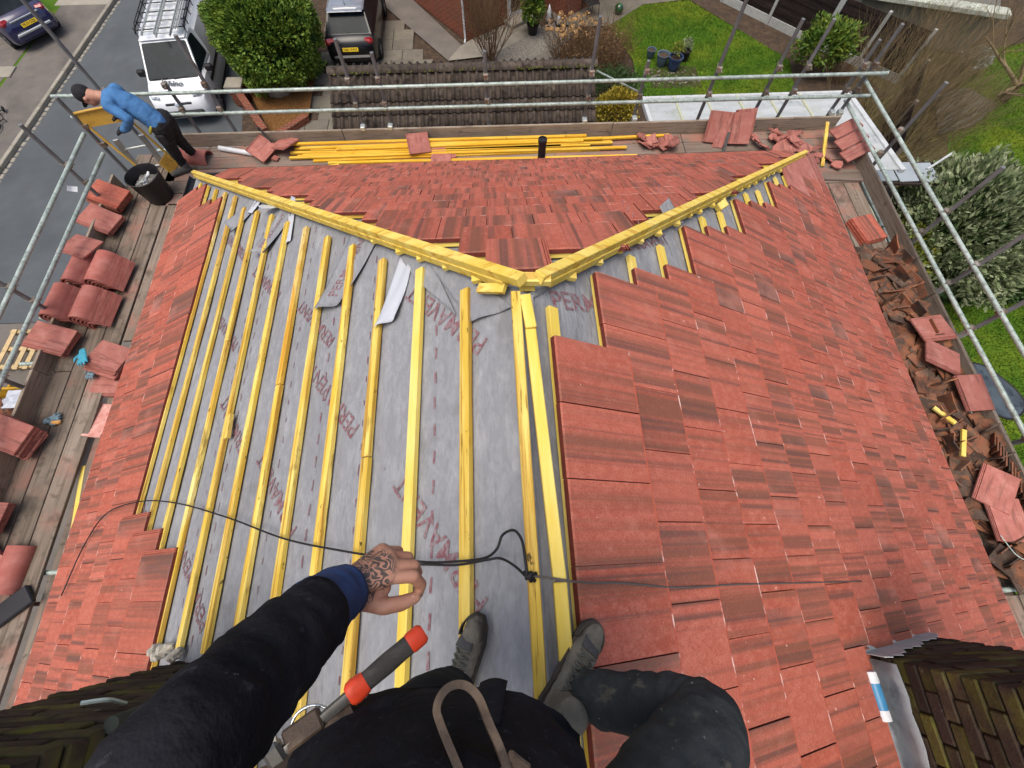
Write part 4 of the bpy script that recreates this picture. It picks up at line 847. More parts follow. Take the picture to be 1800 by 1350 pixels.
def crown(c, r, n, size, seed, m, parent, lump=.25, shell=.55, name='crown', asp=2.0, up=.4, flat=0.):
    rg = random.Random(seed); b = MB(); c = Vector(c); off = Vector((seed * 3.1, seed * 1.7, 0))
    for _ in range(n):
        u = Vector((rg.gauss(0, 1), rg.gauss(0, 1), rg.gauss(0, 1))).normalized()
        if u.z < -.75: u.z *= -.3; u.normalize()
        k = 1 + lump * (mnoise.noise(u * 2.2 + off) + .5 * mnoise.noise(u * 5 + off))
        q = k * (shell + (1 - shell) * rg.random() ** .5)
        if mnoise.noise(u * 4.3 + off + Vector((0, 0, 7))) < -.33 and q > .8 * k: q *= .8
        p = c + Vector((u.x * r[0], u.y * r[1], u.z * r[2])) * q
        d = (u + Vector((rg.uniform(-1, 1), rg.uniform(-1, 1), rg.uniform(-1, 1))) * .9 + Vector((0, 0, up))).normalized()
        s = d.orthogonal(); s.rotate(Matrix.Rotation(rg.uniform(0, 6.28), 3, d)); l = size * rg.uniform(.6, 1.35); w_ = l / asp
        sn = s.normalized()
        a0 = p - d * l * .5; b.v += [tuple(a0), tuple(p + sn * w_ * .5), tuple(p + d * l * .5), tuple(p - sn * w_ * .5)]; q_ = len(b.v); b.f.append((q_ - 4, q_ - 3, q_ - 2, q_ - 1))
    return b.build(name, m, parent)
def stem(b, p, d, l, r, rg, depth, spread=.5, gen=3, taper=.55, curl=.25, n=4):
    pts = [Vector(p)]; rs = [r]; d = Vector(d).normalized(); k = 5
    for i in range(k):
        d = (d + Vector((rg.uniform(-1, 1), rg.uniform(-1, 1), rg.uniform(-.6, 1))) * curl * .5).normalized(); pts.append(pts[-1] + d * l / k); rs.append(r * (1 - (1 - taper) * (i + 1) / k))
    b.tube(pts, rs, n, caps=False)
    if depth > 0:
        for _ in range(gen):
            i = rg.randint(2, k); dd = (d + Vector((rg.uniform(-1, 1), rg.uniform(-1, 1), rg.uniform(-.3, .8))) * spread).normalized(); stem(b, pts[i], dd, l * rg.uniform(.5, .8), rs[i] * .7, rg, depth - 1, spread, gen, taper, curl, 3)
def twiggy(name, loc, h, n, spread, seed, label, m='twig', r=.012, depth=2, gen=3, cat='shrub', group=None, base=.15):
    t = thing(name, loc, label, cat, group); rg = random.Random(seed); b = MB()
    for _ in range(n):
        a = rg.uniform(0, 6.28); q = rg.random() ** .5 * base; d = Vector((math.cos(a) * spread * rg.uniform(.2, 1), math.sin(a) * spread * rg.uniform(.2, 1), 1))
        stem(b, Vector(loc) + Vector((math.cos(a) * q, math.sin(a) * q, 0)), d, h * rg.uniform(.45, .75), r * rg.uniform(.6, 1.2), rg, depth, .6, gen)
    b.build('stems', m, t, smooth=True); return t
def trunk(t, p, h, r, m='bark'):
    b = MB(); p = Vector(p); b.tube(spline([p, p + Vector((.03, .02, h * .5)), p + Vector((-.02, .03, h))], 4), [r * (1 - .4 * i / 8) for i in range(9)], 8); b.build('trunk', m, t, smooth=True)
# big clipped conifer
t = thing('round_conifer', (-7.25, 15.0, G), 'large rounded bright green conifer beside the white van', 'conifer'); trunk(t, (-7.25, 15.0, G), 1.6, .14)
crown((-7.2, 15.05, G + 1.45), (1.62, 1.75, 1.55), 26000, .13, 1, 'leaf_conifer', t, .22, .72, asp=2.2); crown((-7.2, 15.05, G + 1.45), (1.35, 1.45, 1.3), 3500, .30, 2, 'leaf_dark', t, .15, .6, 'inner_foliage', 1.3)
# bare vase shaped shrub by the neighbour house
twiggy('bare_shrub', (-.1, 15.75, G), 2.7, 34, .48, 11, 'bare vase shaped shrub in front of the brick house', 'twig', .018, 2, 4)
# potted conifer
t = thing('potted_conifer', (1.5, 17.25, G + .03), 'small green conifer in a black pot by the door', 'potted plant'); b = MB(); b.lathe([(.16, 0), (.22, .34), (.24, .34), (.21, .30), (.02, .28)], 18, Matrix.Translation((1.5, 17.25, G + .03))); b.build('pot', 'black_plastic', t, smooth='auto'); crown((1.45, 17.2, G + 1.05), (.42, .42, .75), 3200, .12, 4, 'leaf_conifer', t, .3, .4)
# brown hydrangea bush
t = thing('brown_hydrangea', (3.3, 15.3, G), 'wide brown winter hydrangea bush with dead flower heads', 'shrub'); rg = random.Random(21); b = MB()
for _ in range(420):
    a = rg.uniform(0, 6.28); q = rg.random() ** .5; x = 3.35 + math.cos(a) * q * 1.15; y_ = 15.1 + math.sin(a) * q * .75; stem(b, (x, y_, G), (math.cos(a) * q * .5, math.sin(a) * q * .5, 1), rg.uniform(.8, 1.25), .008, rg, 1, .5, 2, n=3)
b.build('stems', 'twig', t, smooth=True); crown((3.35, 15.1, G + .75), (1.35, .95, .6), 2600, .06, 22, 'leaf_brown', t, .2, .3)
hd = MB()
for _ in range(46):
    a = rg.uniform(0, 6.28); q = rg.random() ** .5; p = Vector((2.75 + math.cos(a) * q * .95, 15.5 + math.sin(a) * q * .65, G + 1.15 + rg.uniform(-.12, .18)))
    for _k in range(14):
        u = Vector((rg.gauss(0, 1), rg.gauss(0, 1), abs(rg.gauss(0, 1)))).normalized(); c0 = p + u * .09; s1 = u.orthogonal().normalized() * .035; s2 = u.cross(s1).normalized() * .035; q_ = len(hd.v); hd.v += [tuple(c0 + s1), tuple(c0 + s2), tuple(c0 - s1), tuple(c0 - s2)]; hd.f.append((q_, q_ + 1, q_ + 2, q_ + 3))
mat('dead_flower', col('9a7850'), .9, [(col('b9955f'), (14, 14, 14), .45, .65, .7)]); tag(hd.build('flower_heads', 'dead_flower', t), kind='stuff')
# others
t = thing('yellow_shrub', (3.8, 12.2, G), 'yellow variegated shrub behind the toe board clips', 'shrub'); trunk(t, (3.8, 12.2, G), .5, .04); crown((3.8, 12.15, G + .65), (.72, .62, .6), 5200, .075, 31, 'leaf_yellow', t, .3, .4, asp=1.6)
t = thing('dark_shrub', (3.9, 13.6, G), 'dark evergreen shrub between the hydrangea and the yellow shrub', 'shrub'); trunk(t, (3.9, 13.6, G), .4, .04); crown((3.9, 13.5, G + .45), (1.1, .8, .5), 4200, .07, 32, 'leaf_dark', t, .3, .4)
t = thing('green_shrub', (11.1, 14.6, G), 'fresh green shrub against the dark fence', 'shrub'); trunk(t, (11.1, 14.6, G), .6, .05); crown((11.15, 14.6, G + .95), (1.0, .75, .7), 3600, .15, 33, 'leaf_green', t, .4, .35, asp=2.4)
twiggy('brown_grass_clump', (11.9, 14.2, G), 1.0, 120, 1.1, 34, 'brown arching grass clump below the green shrub', 'twig', .006, 1, 2, base=.3)
t = thing('variegated_bush', (11.5, 6.3, G), 'big grey green variegated bush right of the scaffold', 'bush'); trunk(t, (11.5, 6.3, G), 1.2, .12)
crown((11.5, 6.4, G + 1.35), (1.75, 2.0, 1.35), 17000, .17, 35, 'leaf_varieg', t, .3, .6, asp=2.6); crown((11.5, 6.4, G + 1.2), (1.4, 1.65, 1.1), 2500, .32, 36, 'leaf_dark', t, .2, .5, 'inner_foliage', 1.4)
t = thing('lime_bush', (10.2, 6.0, G), 'yellow green bush squeezed beside the scaffold toe board', 'bush'); trunk(t, (10.2, 6.0, G), .8, .07); crown((10.15, 5.9, G + .95), (.62, 1.0, .8), 5200, .11, 37, 'leaf_lime', t, .3, .5, asp=2)
t = thing('low_hedge', (13.2, 5.1, G), 'low dark hedge beyond the lawn with the table', 'hedge'); trunk(t, (13.2, 5.1, G), .3, .05); crown((13.3, 5.2, G + .4), (2.4, .45, .42), 6000, .11, 38, 'leaf_dark', t, .25, .5)
for x, y_, h, n, sd, lab in ((12.8, 12.6, 2.6, 80, 41, 'tangled brown twiggy shrub right of the scaffold corner'), (13.9, 11.6, 2.3, 64, 42, 'tangled brown twiggy shrub next to the stone path slab'), (12.6, 10.4, 2.0, 60, 43, 'tangled brown twiggy shrub nearest the white lean-to'), (14.9, 14.0, 2.2, 70, 44, 'tangled brown twiggy shrub against the flat roofed outbuilding'), (11.6, 11.6, 1.8, 36, 46, 'low twiggy shrub under the scaffold corner posts')):
    twiggy('twiggy_shrub', (x, y_, G), h, n, .8, sd, lab, 'twig_dark', .010, 2, 4, group='brown twiggy shrubs', base=.9)
t = thing('bare_tree', (17.2, 12.8, G), 'bare pale branched tree leaning over the right lawn', 'tree'); rg = random.Random(51); b = MB()
for d, l in (((-1, -.55, .25), 3.6), ((-.75, -.75, .5), 3.0), ((-.3, .3, 1.1), 2.6), ((.2, -.4, 1), 2.4), ((-.9, .1, .7), 2.6)): stem(b, (17.2, 12.8, G + .5), d, l, .065, rg, 3, .55, 3, .4, .3, 6)
b.build('crown', 'twig_pale', t, smooth=True); b = MB(); b.tube([(17.2, 12.8, G), (17.2, 12.8, G + .6)], [.12, .08], 8); b.build('trunk', 'bark', t, smooth=True)
t = thing('white_flower_clump', (16.6, 14.3, G), 'white flowering clump beyond the bare tree', 'plant'); mat('white_flower', col('c6c8c0'), .8, [(col('7d8078'), (14, 14, 14), .45, .6, .7)]); crown((16.55, 14.3, G + .5), (.5, .4, .35), 800, .09, 61, 'white_flower', t, .3, .5, asp=1.2); b = MB(); b.lathe([(.3, 0), (.36, .3), (.2, .4)], 10, Matrix.Translation((16.6, 14.3, G))); b.build('base', 'leaf_dark', t)
b = MB(); b.prism([(14.3, 11.3), (15.0, 13.2), (16.3, 13.5), (16.9, 12.6), (15.6, 11.6)], G + .02, G + .06); tag(b.build('stone_slab', 'slab'), 'large grey stone slab on the grass among the twiggy shrubs', 'slab')
# ------------------------------------------------------------------ loose things on the scaffold decks
lb = MB(); lv = tile_geo(lb, Matrix.Translation((-.149, -.21, 0)), tilt=0., th=.024); LTILE = lb.mesh('loose_tile', 'loose_tile')
NEWT = lb.mesh('loose_tile', 'new_tile'); uvs(NEWT, tv)
rg = random.Random(17)
def loose(M, label, group=None, me=None, name='loose_roof_tile', cat='roof tile'):
    o = link(name, me or LTILE, None, mw=M); return tag(o, label, cat, group)
def stack(p, head, n, label, group, tilt=(0, 0), dz=.0245, fan=.03, me=None, slide=(0, 0)):
    B = Matrix.Translation(p) @ Matrix.Rotation(head, 4, 'Z') @ Matrix.Rotation(tilt[0], 4, 'X') @ Matrix.Rotation(tilt[1], 4, 'Y')
    for k in range(n):
        M = B @ Matrix.Translation((rg.uniform(-.008, .008) + slide[0] * k, rg.uniform(-.008, .008) + slide[1] * k, dz * k + .001)) @ Matrix.Rotation(rg.uniform(-fan, fan), 4, 'Z')
        loose(M, label, group, me)
# five stacks hung over the left toe board, far to near (local Y = long axis, outer end up)
for y, n, hd, lab in ((3.98, 5, 72, 'brown red roof tile in the stack on the toe board next to the black tub'), (3.58, 3, 70, 'red roof tile in the second stack on the toe board from the tub'), (1.72, 4, 76, 'brown red roof tile in the stack on the toe board in front of the ridge tile stacks')):
    stack((-5.52, y, DZ + .13), R(hd), n, lab, 'tiles stacked over the left toe board', (R(17), 0), me=NEWT if y > 3.7 else None)
stack((-5.46, .50, DZ + .12), R(66), 8, 'red roof tile in the fanned stack beside the grey glove', 'tiles in the fanned left stack', (R(14), R(-4)), fan=.10, slide=(.004, .006))
stack((-5.52, -.34, DZ + .12), R(84), 4, 'red roof tile in the left edge stack level with the yellow stick', 'tiles in the left edge stack', (R(14), 0))
stack((-5.42, -.78, DZ + .03), R(60), 4, 'pale red roof tile lying next to the single ridge tile', 'pale tiles by the single ridge tile', (R(6), 0), fan=.25)
stack((-4.86, 1.43, DZ + .02), R(72), 6, 'red roof tile in the slumped stack under the teal glove', 'tiles under the teal glove', (R(4), R(6)), fan=.09, slide=(.01, -.012)); stack((-4.80, 1.20, DZ - .05), R(85), 2, 'red roof tile lying flat in front of the teal glove stack', 'flat tiles in front of the glove stack')
mat('pink_tile', col('c98c80'), .85, [(col('e0b3a8'), (8, 8, 8), .4, .7, .7), (col('9f6358'), (20, 20, 20), .55, .7, .5)], bump=(120, .3, .004)); PINK = lb.mesh('loose_tile', 'pink_tile')
loose(Matrix.Translation((-4.80, .72, DZ - .05)) @ Matrix.Rotation(R(172), 4, 'Z') @ Matrix.Rotation(R(8), 4, 'X') @ Matrix.Scale(.75, 4, (1, 0, 0)), 'single dusty pink tile lying on the low board beside the eave', me=PINK)
# nested ridge tiles
rb = MB(); n = 14
for k in range(n + 1):
    a = math.pi * k / n
    for r_ in (.128, .110):
        for y in (-.225, .225): rb.v.append((-math.cos(a) * r_, y, math.sin(a) * r_))
for k in range(n):
    q = 4 * k; rb.f += [(q, q + 1, q + 5, q + 4), (q + 3, q + 2, q + 6, q + 7), (q + 2, q, q + 4, q + 6), (q + 1, q + 3, q + 7, q + 5)]
rb.f += [(0, 2, 3, 1), (4 * n + 1, 4 * n + 3, 4 * n + 2, 4 * n)]
RIDGE = rb.mesh('ridge_tile', 'ridge_tile', 'auto')
for x, y, nn, lab in ((-5.50, 2.72, 6, 'far left stack'), (-5.16, 2.68, 7, 'far right stack'), (-5.53, 2.20, 7, 'near left stack'), (-5.17, 2.15, 7, 'near right stack')):
    for k in range(nn):
        v = Vector((-.50, 0, .86)); p = Vector((x + .08, y, DZ + .005)) + v * .037 * k
        o = link('ridge_tile', RIDGE, p + Vector((0, rg.uniform(-.006, .006), 0)), (0, R(-22), R(-3) + rg.uniform(-.02, .02))); tag(o, 'half round ridge tile in the ' + lab + ' of the four', 'ridge tile', 'ridge tiles of the ' + lab)
tag(link('ridge_tile', RIDGE, (-4.64, 4.86, DZ + .004), (0, 0, R(84))), 'red half round ridge tile lying behind the worker', 'ridge tile'); tag(link('ridge_tile', RIDGE, (-5.13, -.86, DZ + .004), (0, R(4), R(-3))), 'single pale ridge tile lying on the left deck', 'ridge tile')
loose(Matrix.Translation((-5.50, 3.02, DZ + .27)) @ Matrix.Rotation(R(70), 4, 'Z') @ Matrix.Rotation(R(10), 4, 'Y'), 'single red roof tile balanced on the far ridge tile stacks')
# timber pile on the far deck
mat('timber_x', col('dba92b'), .7, [(col('eccb5c'), (2, 9, 9), .4, .7, .7), (col('b9801f'), (1.5, 30, 30), .5, .68, .7), (col('7d5a22'), (9, 9, 9), .66, .74, .7)], rnd=.14, spec=.25)
def stick(p, q, w_=.047, h=.026, label='', group=None, m='timber_x', name='batten_length', up=(0, 0, 1)):
    b = MB(); b.bar(p, q, w_, h, up, .002); return tag(b.build(name, m), label, 'batten', group)
TG = 'loose battens on the far deck'; TLb = 'yellow roofing batten in the pile along the far toe board'
for x0, x1, y0, y1, z in ((-3.25, 1.30, 5.02, 5.0, .10), (-3.05, 1.55, 4.96, 4.97, .07), (-2.9, 1.70, 4.93, 4.90, .045), (-3.15, 1.0, 4.99, 4.94, .04), (-3.2, .9, 4.90, 4.86, .045), (-3.0, 1.35, 4.84, 4.87, .045), (-3.1, 1.2, 4.86, 4.79, .015), (-2.6, 1.7, 4.97, 4.99, .015), (-3.2, 1.9, 4.80, 4.79, .043), (-2.85, 1.5, 4.75, 4.80, .015), (-2.5, 1.25, 4.91, 4.93, .072), (1.2, 2.6, 4.99, 5.02, .045), (-2.62, 2.05, 4.70, 4.64, .015)):
    stick((x0, y0 - .03, DZ + z), (x1, y1 - .03, DZ + z), label={(-3.25, 1.30): 'highest yellow batten right against the far toe board', (1.2, 2.6): 'yellow batten reaching right to the small red shard heap', (-2.62, 2.05): 'nearest yellow batten of the pile lying along the far eave', (-3.2, 1.9): 'long yellow batten second nearest to the far eave'}.get((x0, x1), TLb), group=TG)
stick((-2.60, 4.60, DZ + .014), (-2.45, 4.62, DZ + .014), label='short yellow batten stub in front of the batten pile', name='batten_offcut')
b = MB(); b.tube([(-4.30, 5.03, DZ + .04), (-3.66, 4.86, DZ + .04)], .036, 14); tag(b.build('white_pipe', 'white_plastic', smooth='auto'), 'short white plastic pipe at the left end of the batten pile', 'pipe')
for x, y, hd, ti, lab in ((-3.58, 4.88, -35, (8, 14), 'broken orange roof tile beside the white pipe'), (-3.27, 4.99, 62, (-14, 10), 'half roof tile leaning on the end of the batten pile'), (-1.24, 4.90, 10, (16, 4), 'striped roof tile leaning on the middle of the batten pile')):
    loose(Matrix.Translation((x, y, DZ + .11)) @ Matrix.Rotation(R(hd), 4, 'Z') @ Matrix.Rotation(R(ti[0]), 4, 'X') @ Matrix.Rotation(R(ti[1]), 4, 'Y') @ Matrix.Scale(.8, 4, (0, 1, 0)), lab)
def shard(poly, th, M, name, label, m='loose_tile', group=None, cat='tile fragment'):
    b = MB(); b.prism(poly, 0, th); me = b.mesh(name, m); o = link(name, me, None, mw=M); return tag(o, label, cat, group)
shard([(-.15, -.2), (.15, -.2), (.15, .06), (.07, .10), (.05, .2), (-.15, .2)], .02, Matrix.Translation((-.92, 4.68, DZ + .03)) @ Matrix.Rotation(R(3), 4, 'X'), 'broken_tile', 'broken upturned roof tile next to the striped leaning tile')
shard([(-.03, -.05), (.05, -.04), (.03, .06), (-.04, .04)], .02, Matrix.Translation((-.74, 4.72, DZ + .02)), 'broken_tile', 'small tile splinter right of the upturned tile'); shard([(-.05, -.04), (.03, -.05), (.05, .04), (-.02, .05)], .02, Matrix.Translation((-3.42, 4.78, DZ + .03)) @ Matrix.Rotation(.4, 4, 'Y'), 'broken_tile', 'small tile piece between the two broken tiles')
b = MB(); b.tube([(.55, 4.30, -3.5), (.55, 4.30, -2.66)], .055, 18, caps=False); b.tube([(.55, 4.30, -3.5), (.55, 4.30, -2.665)], .048, 18); b.lathe([(.048, 0), (.062, 0), (.062, .05), (.048, .05)], 18, Matrix.Translation((.55, 4.30, -2.705)), cap=False); tag(b.build('vent_pipe', 'black_plastic', smooth='auto'), 'black soil vent pipe rising beside the far eave', 'pipe')
def poly_shard(rad, k=5):
    a0 = rg.uniform(0, 6.28); return [(rad * rg.uniform(.6, 1.1) * math.cos(a0 + i * 6.283 / k), rad * rg.uniform(.6, 1.1) * math.sin(a0 + i * 6.283 / k)) for i in range(k)]
for x0, x1, y0, y1, nn, lab in ((2.15, 2.75, 4.72, 4.98, 15, 'broken red tile shard in the small heap at the right end of the battens'), (3.85, 4.65, 4.60, 4.95, 26, 'broken red tile shard in the heap near the far right corner'), (4.55, 5.0, 4.2, 4.6, 6, 'red tile crumb on the corner boards')):
    for k in range(nn):
        shard(poly_shard(rg.uniform(.05, .15), rg.randint(4, 6)), .02, Matrix.Translation((rg.uniform(x0, x1), rg.uniform(y0, y1), DZ + .02 + rg.uniform(0, .09))) @ Euler((rg.uniform(-.7, .7), rg.uniform(-.7, .7), 0)).to_matrix().to_4x4(), 'tile_shard', lab, group='shards: ' + lab.split('shard ')[-1].split('crumb ')[-1])
for x, y, hd, tl_, lab in ((3.30, 4.94, -12, 52, 'upright roof tile with a broken corner against the far toe board'), (3.36, 4.86, -20, 48, 'pointed tile piece in front of the broken corner tile'), (3.63, 4.90, -4, 46, 'upturned ribbed roof tile leaning on the far toe board'), (3.70, 4.98, 5, 60, 'roof tile behind the upturned ribbed tile')):
    if 'pointed' in lab: shard([(-.10, -.2), (.06, -.18), (.10, .05), (-.02, .2)], .02, Matrix.Translation((x, y, DZ + .14)) @ Matrix.Rotation(R(hd), 4, 'Z') @ Matrix.Rotation(R(tl_), 4, 'X'), 'broken_tile', lab)
    else: loose(Matrix.Translation((x, y, DZ + .19)) @ Matrix.Rotation(R(hd), 4, 'Z') @ Matrix.Rotation(R(tl_), 4, 'X'), lab)
b = MB(); b.bar((3.45, 4.88, DZ + .2), (3.36, 4.60, DZ + .02), .04, .01, (0, 0, 1)); tag(b.build('slate_strip', 'black_plastic'), 'thin dark strip leaning on the upturned ribbed tile', 'strip')
stick((4.95, 4.94, DZ + .22), (4.78, 4.26, DZ + .02), label='yellow batten leaning in the far right corner of the deck', m='batten_y')
for y, k in ((4.80, 0), (4.56, 1), (4.32, 2)): loose(Matrix.Translation((5.20, y, DZ + .20)) @ Matrix.Rotation(R(-70), 4, 'Z') @ Matrix.Rotation(R(14), 4, 'X') @ Matrix.Scale(.62, 4, (1, 0, 0)), ['farthest', 'middle', 'nearest'][k] + ' of the three tiles laid over the corner toe board')
stack((4.98, 3.02, DZ + .005), R(12), 3, 'red roof tile in the neat low stack on the right deck', 'tiles of the low stack on the right deck', (0, R(-3)), dz=.026, slide=(.014, .0), fan=.012, me=NEWT)
# rubble of old clay tiles along the right deck
OLD = []
for k in range(5):
    b = MB(); w_ = .165; l = rg.uniform(.16, .265); j = lambda: rg.uniform(-.02, .02)
    P = [(-w_ / 2, -l / 2), (w_ / 2, -l / 2 + j()), (w_ / 2 + j() * .3, l / 2 + j() * 2), (0, l / 2 + j()), (-w_ / 2, l / 2 + j())]
    vs = [(x, y, .012 * math.cos(y * 6)) for x, y in P] + [(x, y, .012 * math.cos(y * 6) + .013) for x, y in P]; m = 5
    b.add(vs, [tuple(range(m))[::-1], tuple(range(m, 2 * m))] + [(i, (i + 1) % m, m + (i + 1) % m, m + i) for i in range(m)]); OLD.append(b.mesh('old_clay_tile', 'old_tile'))
def heap(x0, x1, y0, y1, n, h, lab, flat=.5):
    for k in range(n):
        x = rg.uniform(x0, x1); y = rg.uniform(y0, y1); e = 1 - abs((x - (x0 + x1) / 2) / (x1 - x0)) * .5
        edge = rg.random() < flat
        rot = Euler((rg.uniform(-.3, .3), rg.uniform(-.3, .3), rg.uniform(0, 6.28))) if not edge else Euler((R(90) + rg.uniform(-.35, .35), 0, rg.choice((.2, .35, 1.7)) + rg.uniform(-.25, .25)))
        o = link('old_clay_tile', rg.choice(OLD), (x, y, DZ + .05 + rg.random() * h * e), rot); s = rg.uniform(.95, 1.35); o.scale = (s, s, 1); tag(o, lab, 'old tile', 'old tiles: ' + lab.split(' tile ')[1])
heap(4.62, 5.22, 1.5, 2.62, 80, .12, 'weathered old clay tile in the far part of the right rubble', .12); heap(4.62, 5.22, .25, 1.5, 76, .12, 'weathered old clay tile in the middle of the right rubble', .12)
heap(4.62, 5.24, -.95, .25, 80, .12, 'weathered old clay tile in the near part of the right rubble', .22); heap(4.66, 5.26, -1.45, -.95, 38, .14, 'weathered old clay tile at the open end of the right deck', .5)
for k in range(13):                                     # neatly leaning row on edge
    o = link('old_clay_tile', OLD[0], (5.14 + .004 * k, -.05 - k * .055, DZ + .13), Euler((R(72), 0, R(62)))); tag(o, 'old clay tile standing on edge in the tidy row by the toe board', 'old tile', 'old tiles on edge by the toe board')
for x, y, hd, tx, ty, lab in ((5.02, 1.34, 96, 4, 4, 'upper pale red roof tile lying on the rubble'), (5.06, 1.36, 98, 4, 4, 'pale red roof tile under the upper one on the rubble'), (4.98, .96, 62, 8, 6, 'striped red roof tile skewed on the rubble'), (5.15, .50, 2, 6, 2, 'dusty striped tile on the rubble next to the garden table view'), (4.90, -.56, -35, 6, -6, 'long striped tile on the rubble above the cable tie'), (4.90, -.86, -4, 2, -4, 'smooth red tile tucked under the long striped tile'), (5.26, -1.2, 20, 10, 50, 'upright grey tile at the open end of the deck')):
    loose(Matrix.Translation((x, y, DZ + .235 - (.025 if 'under' in lab else 0))) @ Matrix.Rotation(R(hd), 4, 'Z') @ Matrix.Rotation(R(tx), 4, 'X') @ Matrix.Rotation(R(ty), 4, 'Y'), lab)
stick((4.66, .36, DZ + .20), (4.80, .16, DZ + .22), label='upper yellow batten piece on the right rubble', m='batten_pale'); stick((4.84, .08, DZ + .24), (4.74, -.20, DZ + .20), label='lower yellow batten piece on the right rubble', m='batten_pale')
b = MB(); b.tube(spline([(4.72, -1.0, DZ + .24), (4.78, -1.2, DZ + .26), (4.95, -1.25, DZ + .27), (5.12, -1.1, DZ + .28), (5.16, -.95, DZ + .3)]), .005, 6); tag(b.build('wire', 'steel'), 'curled loose wire on the near right rubble', 'wire')
stick((-4.86, .20, DZ - .08), (-4.75, -.47, DZ - .08), label='bright yellow batten on the low left board', m='batten_pale', w_=.045, h=.03)
b = MB(); b.box((0, 0, 0), (.10, .05, .04), Matrix.Translation((-5.25, .70, DZ + .02)) @ Matrix.Rotation(.1, 4, 'Z'), .012); mat('foam', col('e0a860'), .9); tag(b.build('foam_block', 'foam'), 'small orange foam block beside the grey glove', 'block')
b = MB(); b.bar((-5.5, -1.62, DZ + .03), (-4.86, -1.08, DZ + .03), .2, .05, (0, 0, 1), .01); tag(b.build('gutter_length', 'gutter_black'), 'black plastic gutter length at the near left deck', 'gutter')
# black rubber tub with tools
tub = thing('rubber_tub', (-4.96, 4.12, DZ), 'black rubber tub of tools on the far left deck', 'tub')
b = MB(); b.lathe([(.165, 0), (.175, .02), (.215, .37), (.225, .385), (.215, .39), (.20, .36), (.165, .06), (.01, .05)], 28, Matrix.Translation((-4.96, 4.12, DZ))); b.build('tub_body', 'black_plastic', tub, smooth='auto')
mat('dust', col('5f5d5a'), .95, [(col('8c8a86'), (14, 14, 14), .45, .65, .8), (col('33312f'), (20, 20, 20), .5, .7, .7)], bump=(40, .8, .02))
b = MB(); b.grid(10, 10, lambda i, j: (-4.96 + (i - .5) * .28, 4.12 + (j - .5) * .28, DZ + .27 + .03 * mnoise.noise(Vector((i * 5, j * 5, 1))))); b.build('dusty_contents', 'dust', tub, smooth=True)
b = MB(); b.bar((-4.95, 4.00, DZ + .30), (-4.86, 4.16, DZ + .40), .03, .02, (0, 0, 1), .004); tag(b.build('trowel_handle', 'white_plastic'), 'white tool handle sticking out of the tub', 'tool')
b = MB(); b.tube([(-5.06, 4.02, DZ + .31), (-4.88, 4.06, DZ + .39)], .008, 8); b.tube([(-5.05, 3.99, DZ + .31), (-4.87, 4.08, DZ + .39)], .008, 8); b.tube([(-4.88, 4.06, DZ + .39), (-4.82, 4.10, DZ + .41)], .014, 8); b.box((-4.93, 4.02, DZ + .36), (.06, .03, .02), None, .005); tag(b.build('shears', 'alu', smooth='auto'), 'metal shears lying across the tub', 'tool')
for k, p in enumerate(((-4.95, 4.08), (-4.90, 4.02), (-4.99, 4.05))): b = MB(); b.box((p[0], p[1], DZ + .33), (.035, .02, .02), None, .004); tag(b.build('chrome_clip', 'chrome'), 'small shiny clip among the tools in the tub', 'clip', 'clips in the tub')
# yellow loading frame (tile hoist head) with ladder behind it
mat('frame_yellow', col('c79a3c'), .6, [(col('dbb35a'), (4, 4, 4), .4, .7, .6), (col('8a6a2c'), (12, 12, 12), .55, .7, .6)], rnd=.05)
hf = thing('loading_frame', (-5.15, 4.65, DZ), 'yellow loading frame with a broad top plate in front of the worker', 'frame')
A, B_ = Vector((-5.58, 4.62, -2.42)), Vector((-5.05, 4.75, -2.42)); Dn = Vector((.28, -.10, -.78))
b = MB(); b.bar((A + B_) / 2 - (B_ - A) * .5, (A + B_) / 2 + (B_ - A) * .5, .012, .20, Dn * -1 + Vector((0, 0, .2))); b.build('top_plate', 'frame_yellow', hf)
b = MB(); b.tube(spline([A + Vector((0, 0, .09)), A.lerp(B_, .5) + Vector((0, 0, .10)), B_ + Vector((0, 0, .09)), B_ + Dn * .06 + Vector((.05, 0, .06)), B_ + Dn * .2, B_ + Dn * 1.06], 6), .016, 10); b.build('rail', 'frame_yellow', hf, smooth='auto'); b = MB(); b.tube([A + Vector((0, 0, -.05)) + Vector((.05, 0, 0)), A + Dn * 1.0 + Vector((.05, 0, 0))], .016, 10); b.build('rail', 'frame_yellow', hf, smooth='auto')
b = MB(); b.bar(B_ + Dn * .82 + Vector((-.14, 0, 0)), B_ + Dn * 1.04 + Vector((-.12, 0, 0)), .012, .26, (0, 1, 0)); b.build('side_plate', 'frame_yellow', hf)
ladder('access_ladder', (-5.62, 4.55, G), (-5.22, 4.72, -2.75), .34, 'grey aluminium ladder rising to the loading frame', 18, (1, .25, 0))
b = MB(); b.add([(0, 0, 0), (.10, 0, 0), (.10, 0, .07), (0, 0, .07)], [(0, 1, 2, 3)]); o = b.build('tag_card', 'white_plastic', solid=.003); tag(o, 'small white tag hanging from the left guard rail', 'tag'); o.location = (-5.46, 3.56, -2.60); o.rotation_euler = (R(-70), .4, .2)
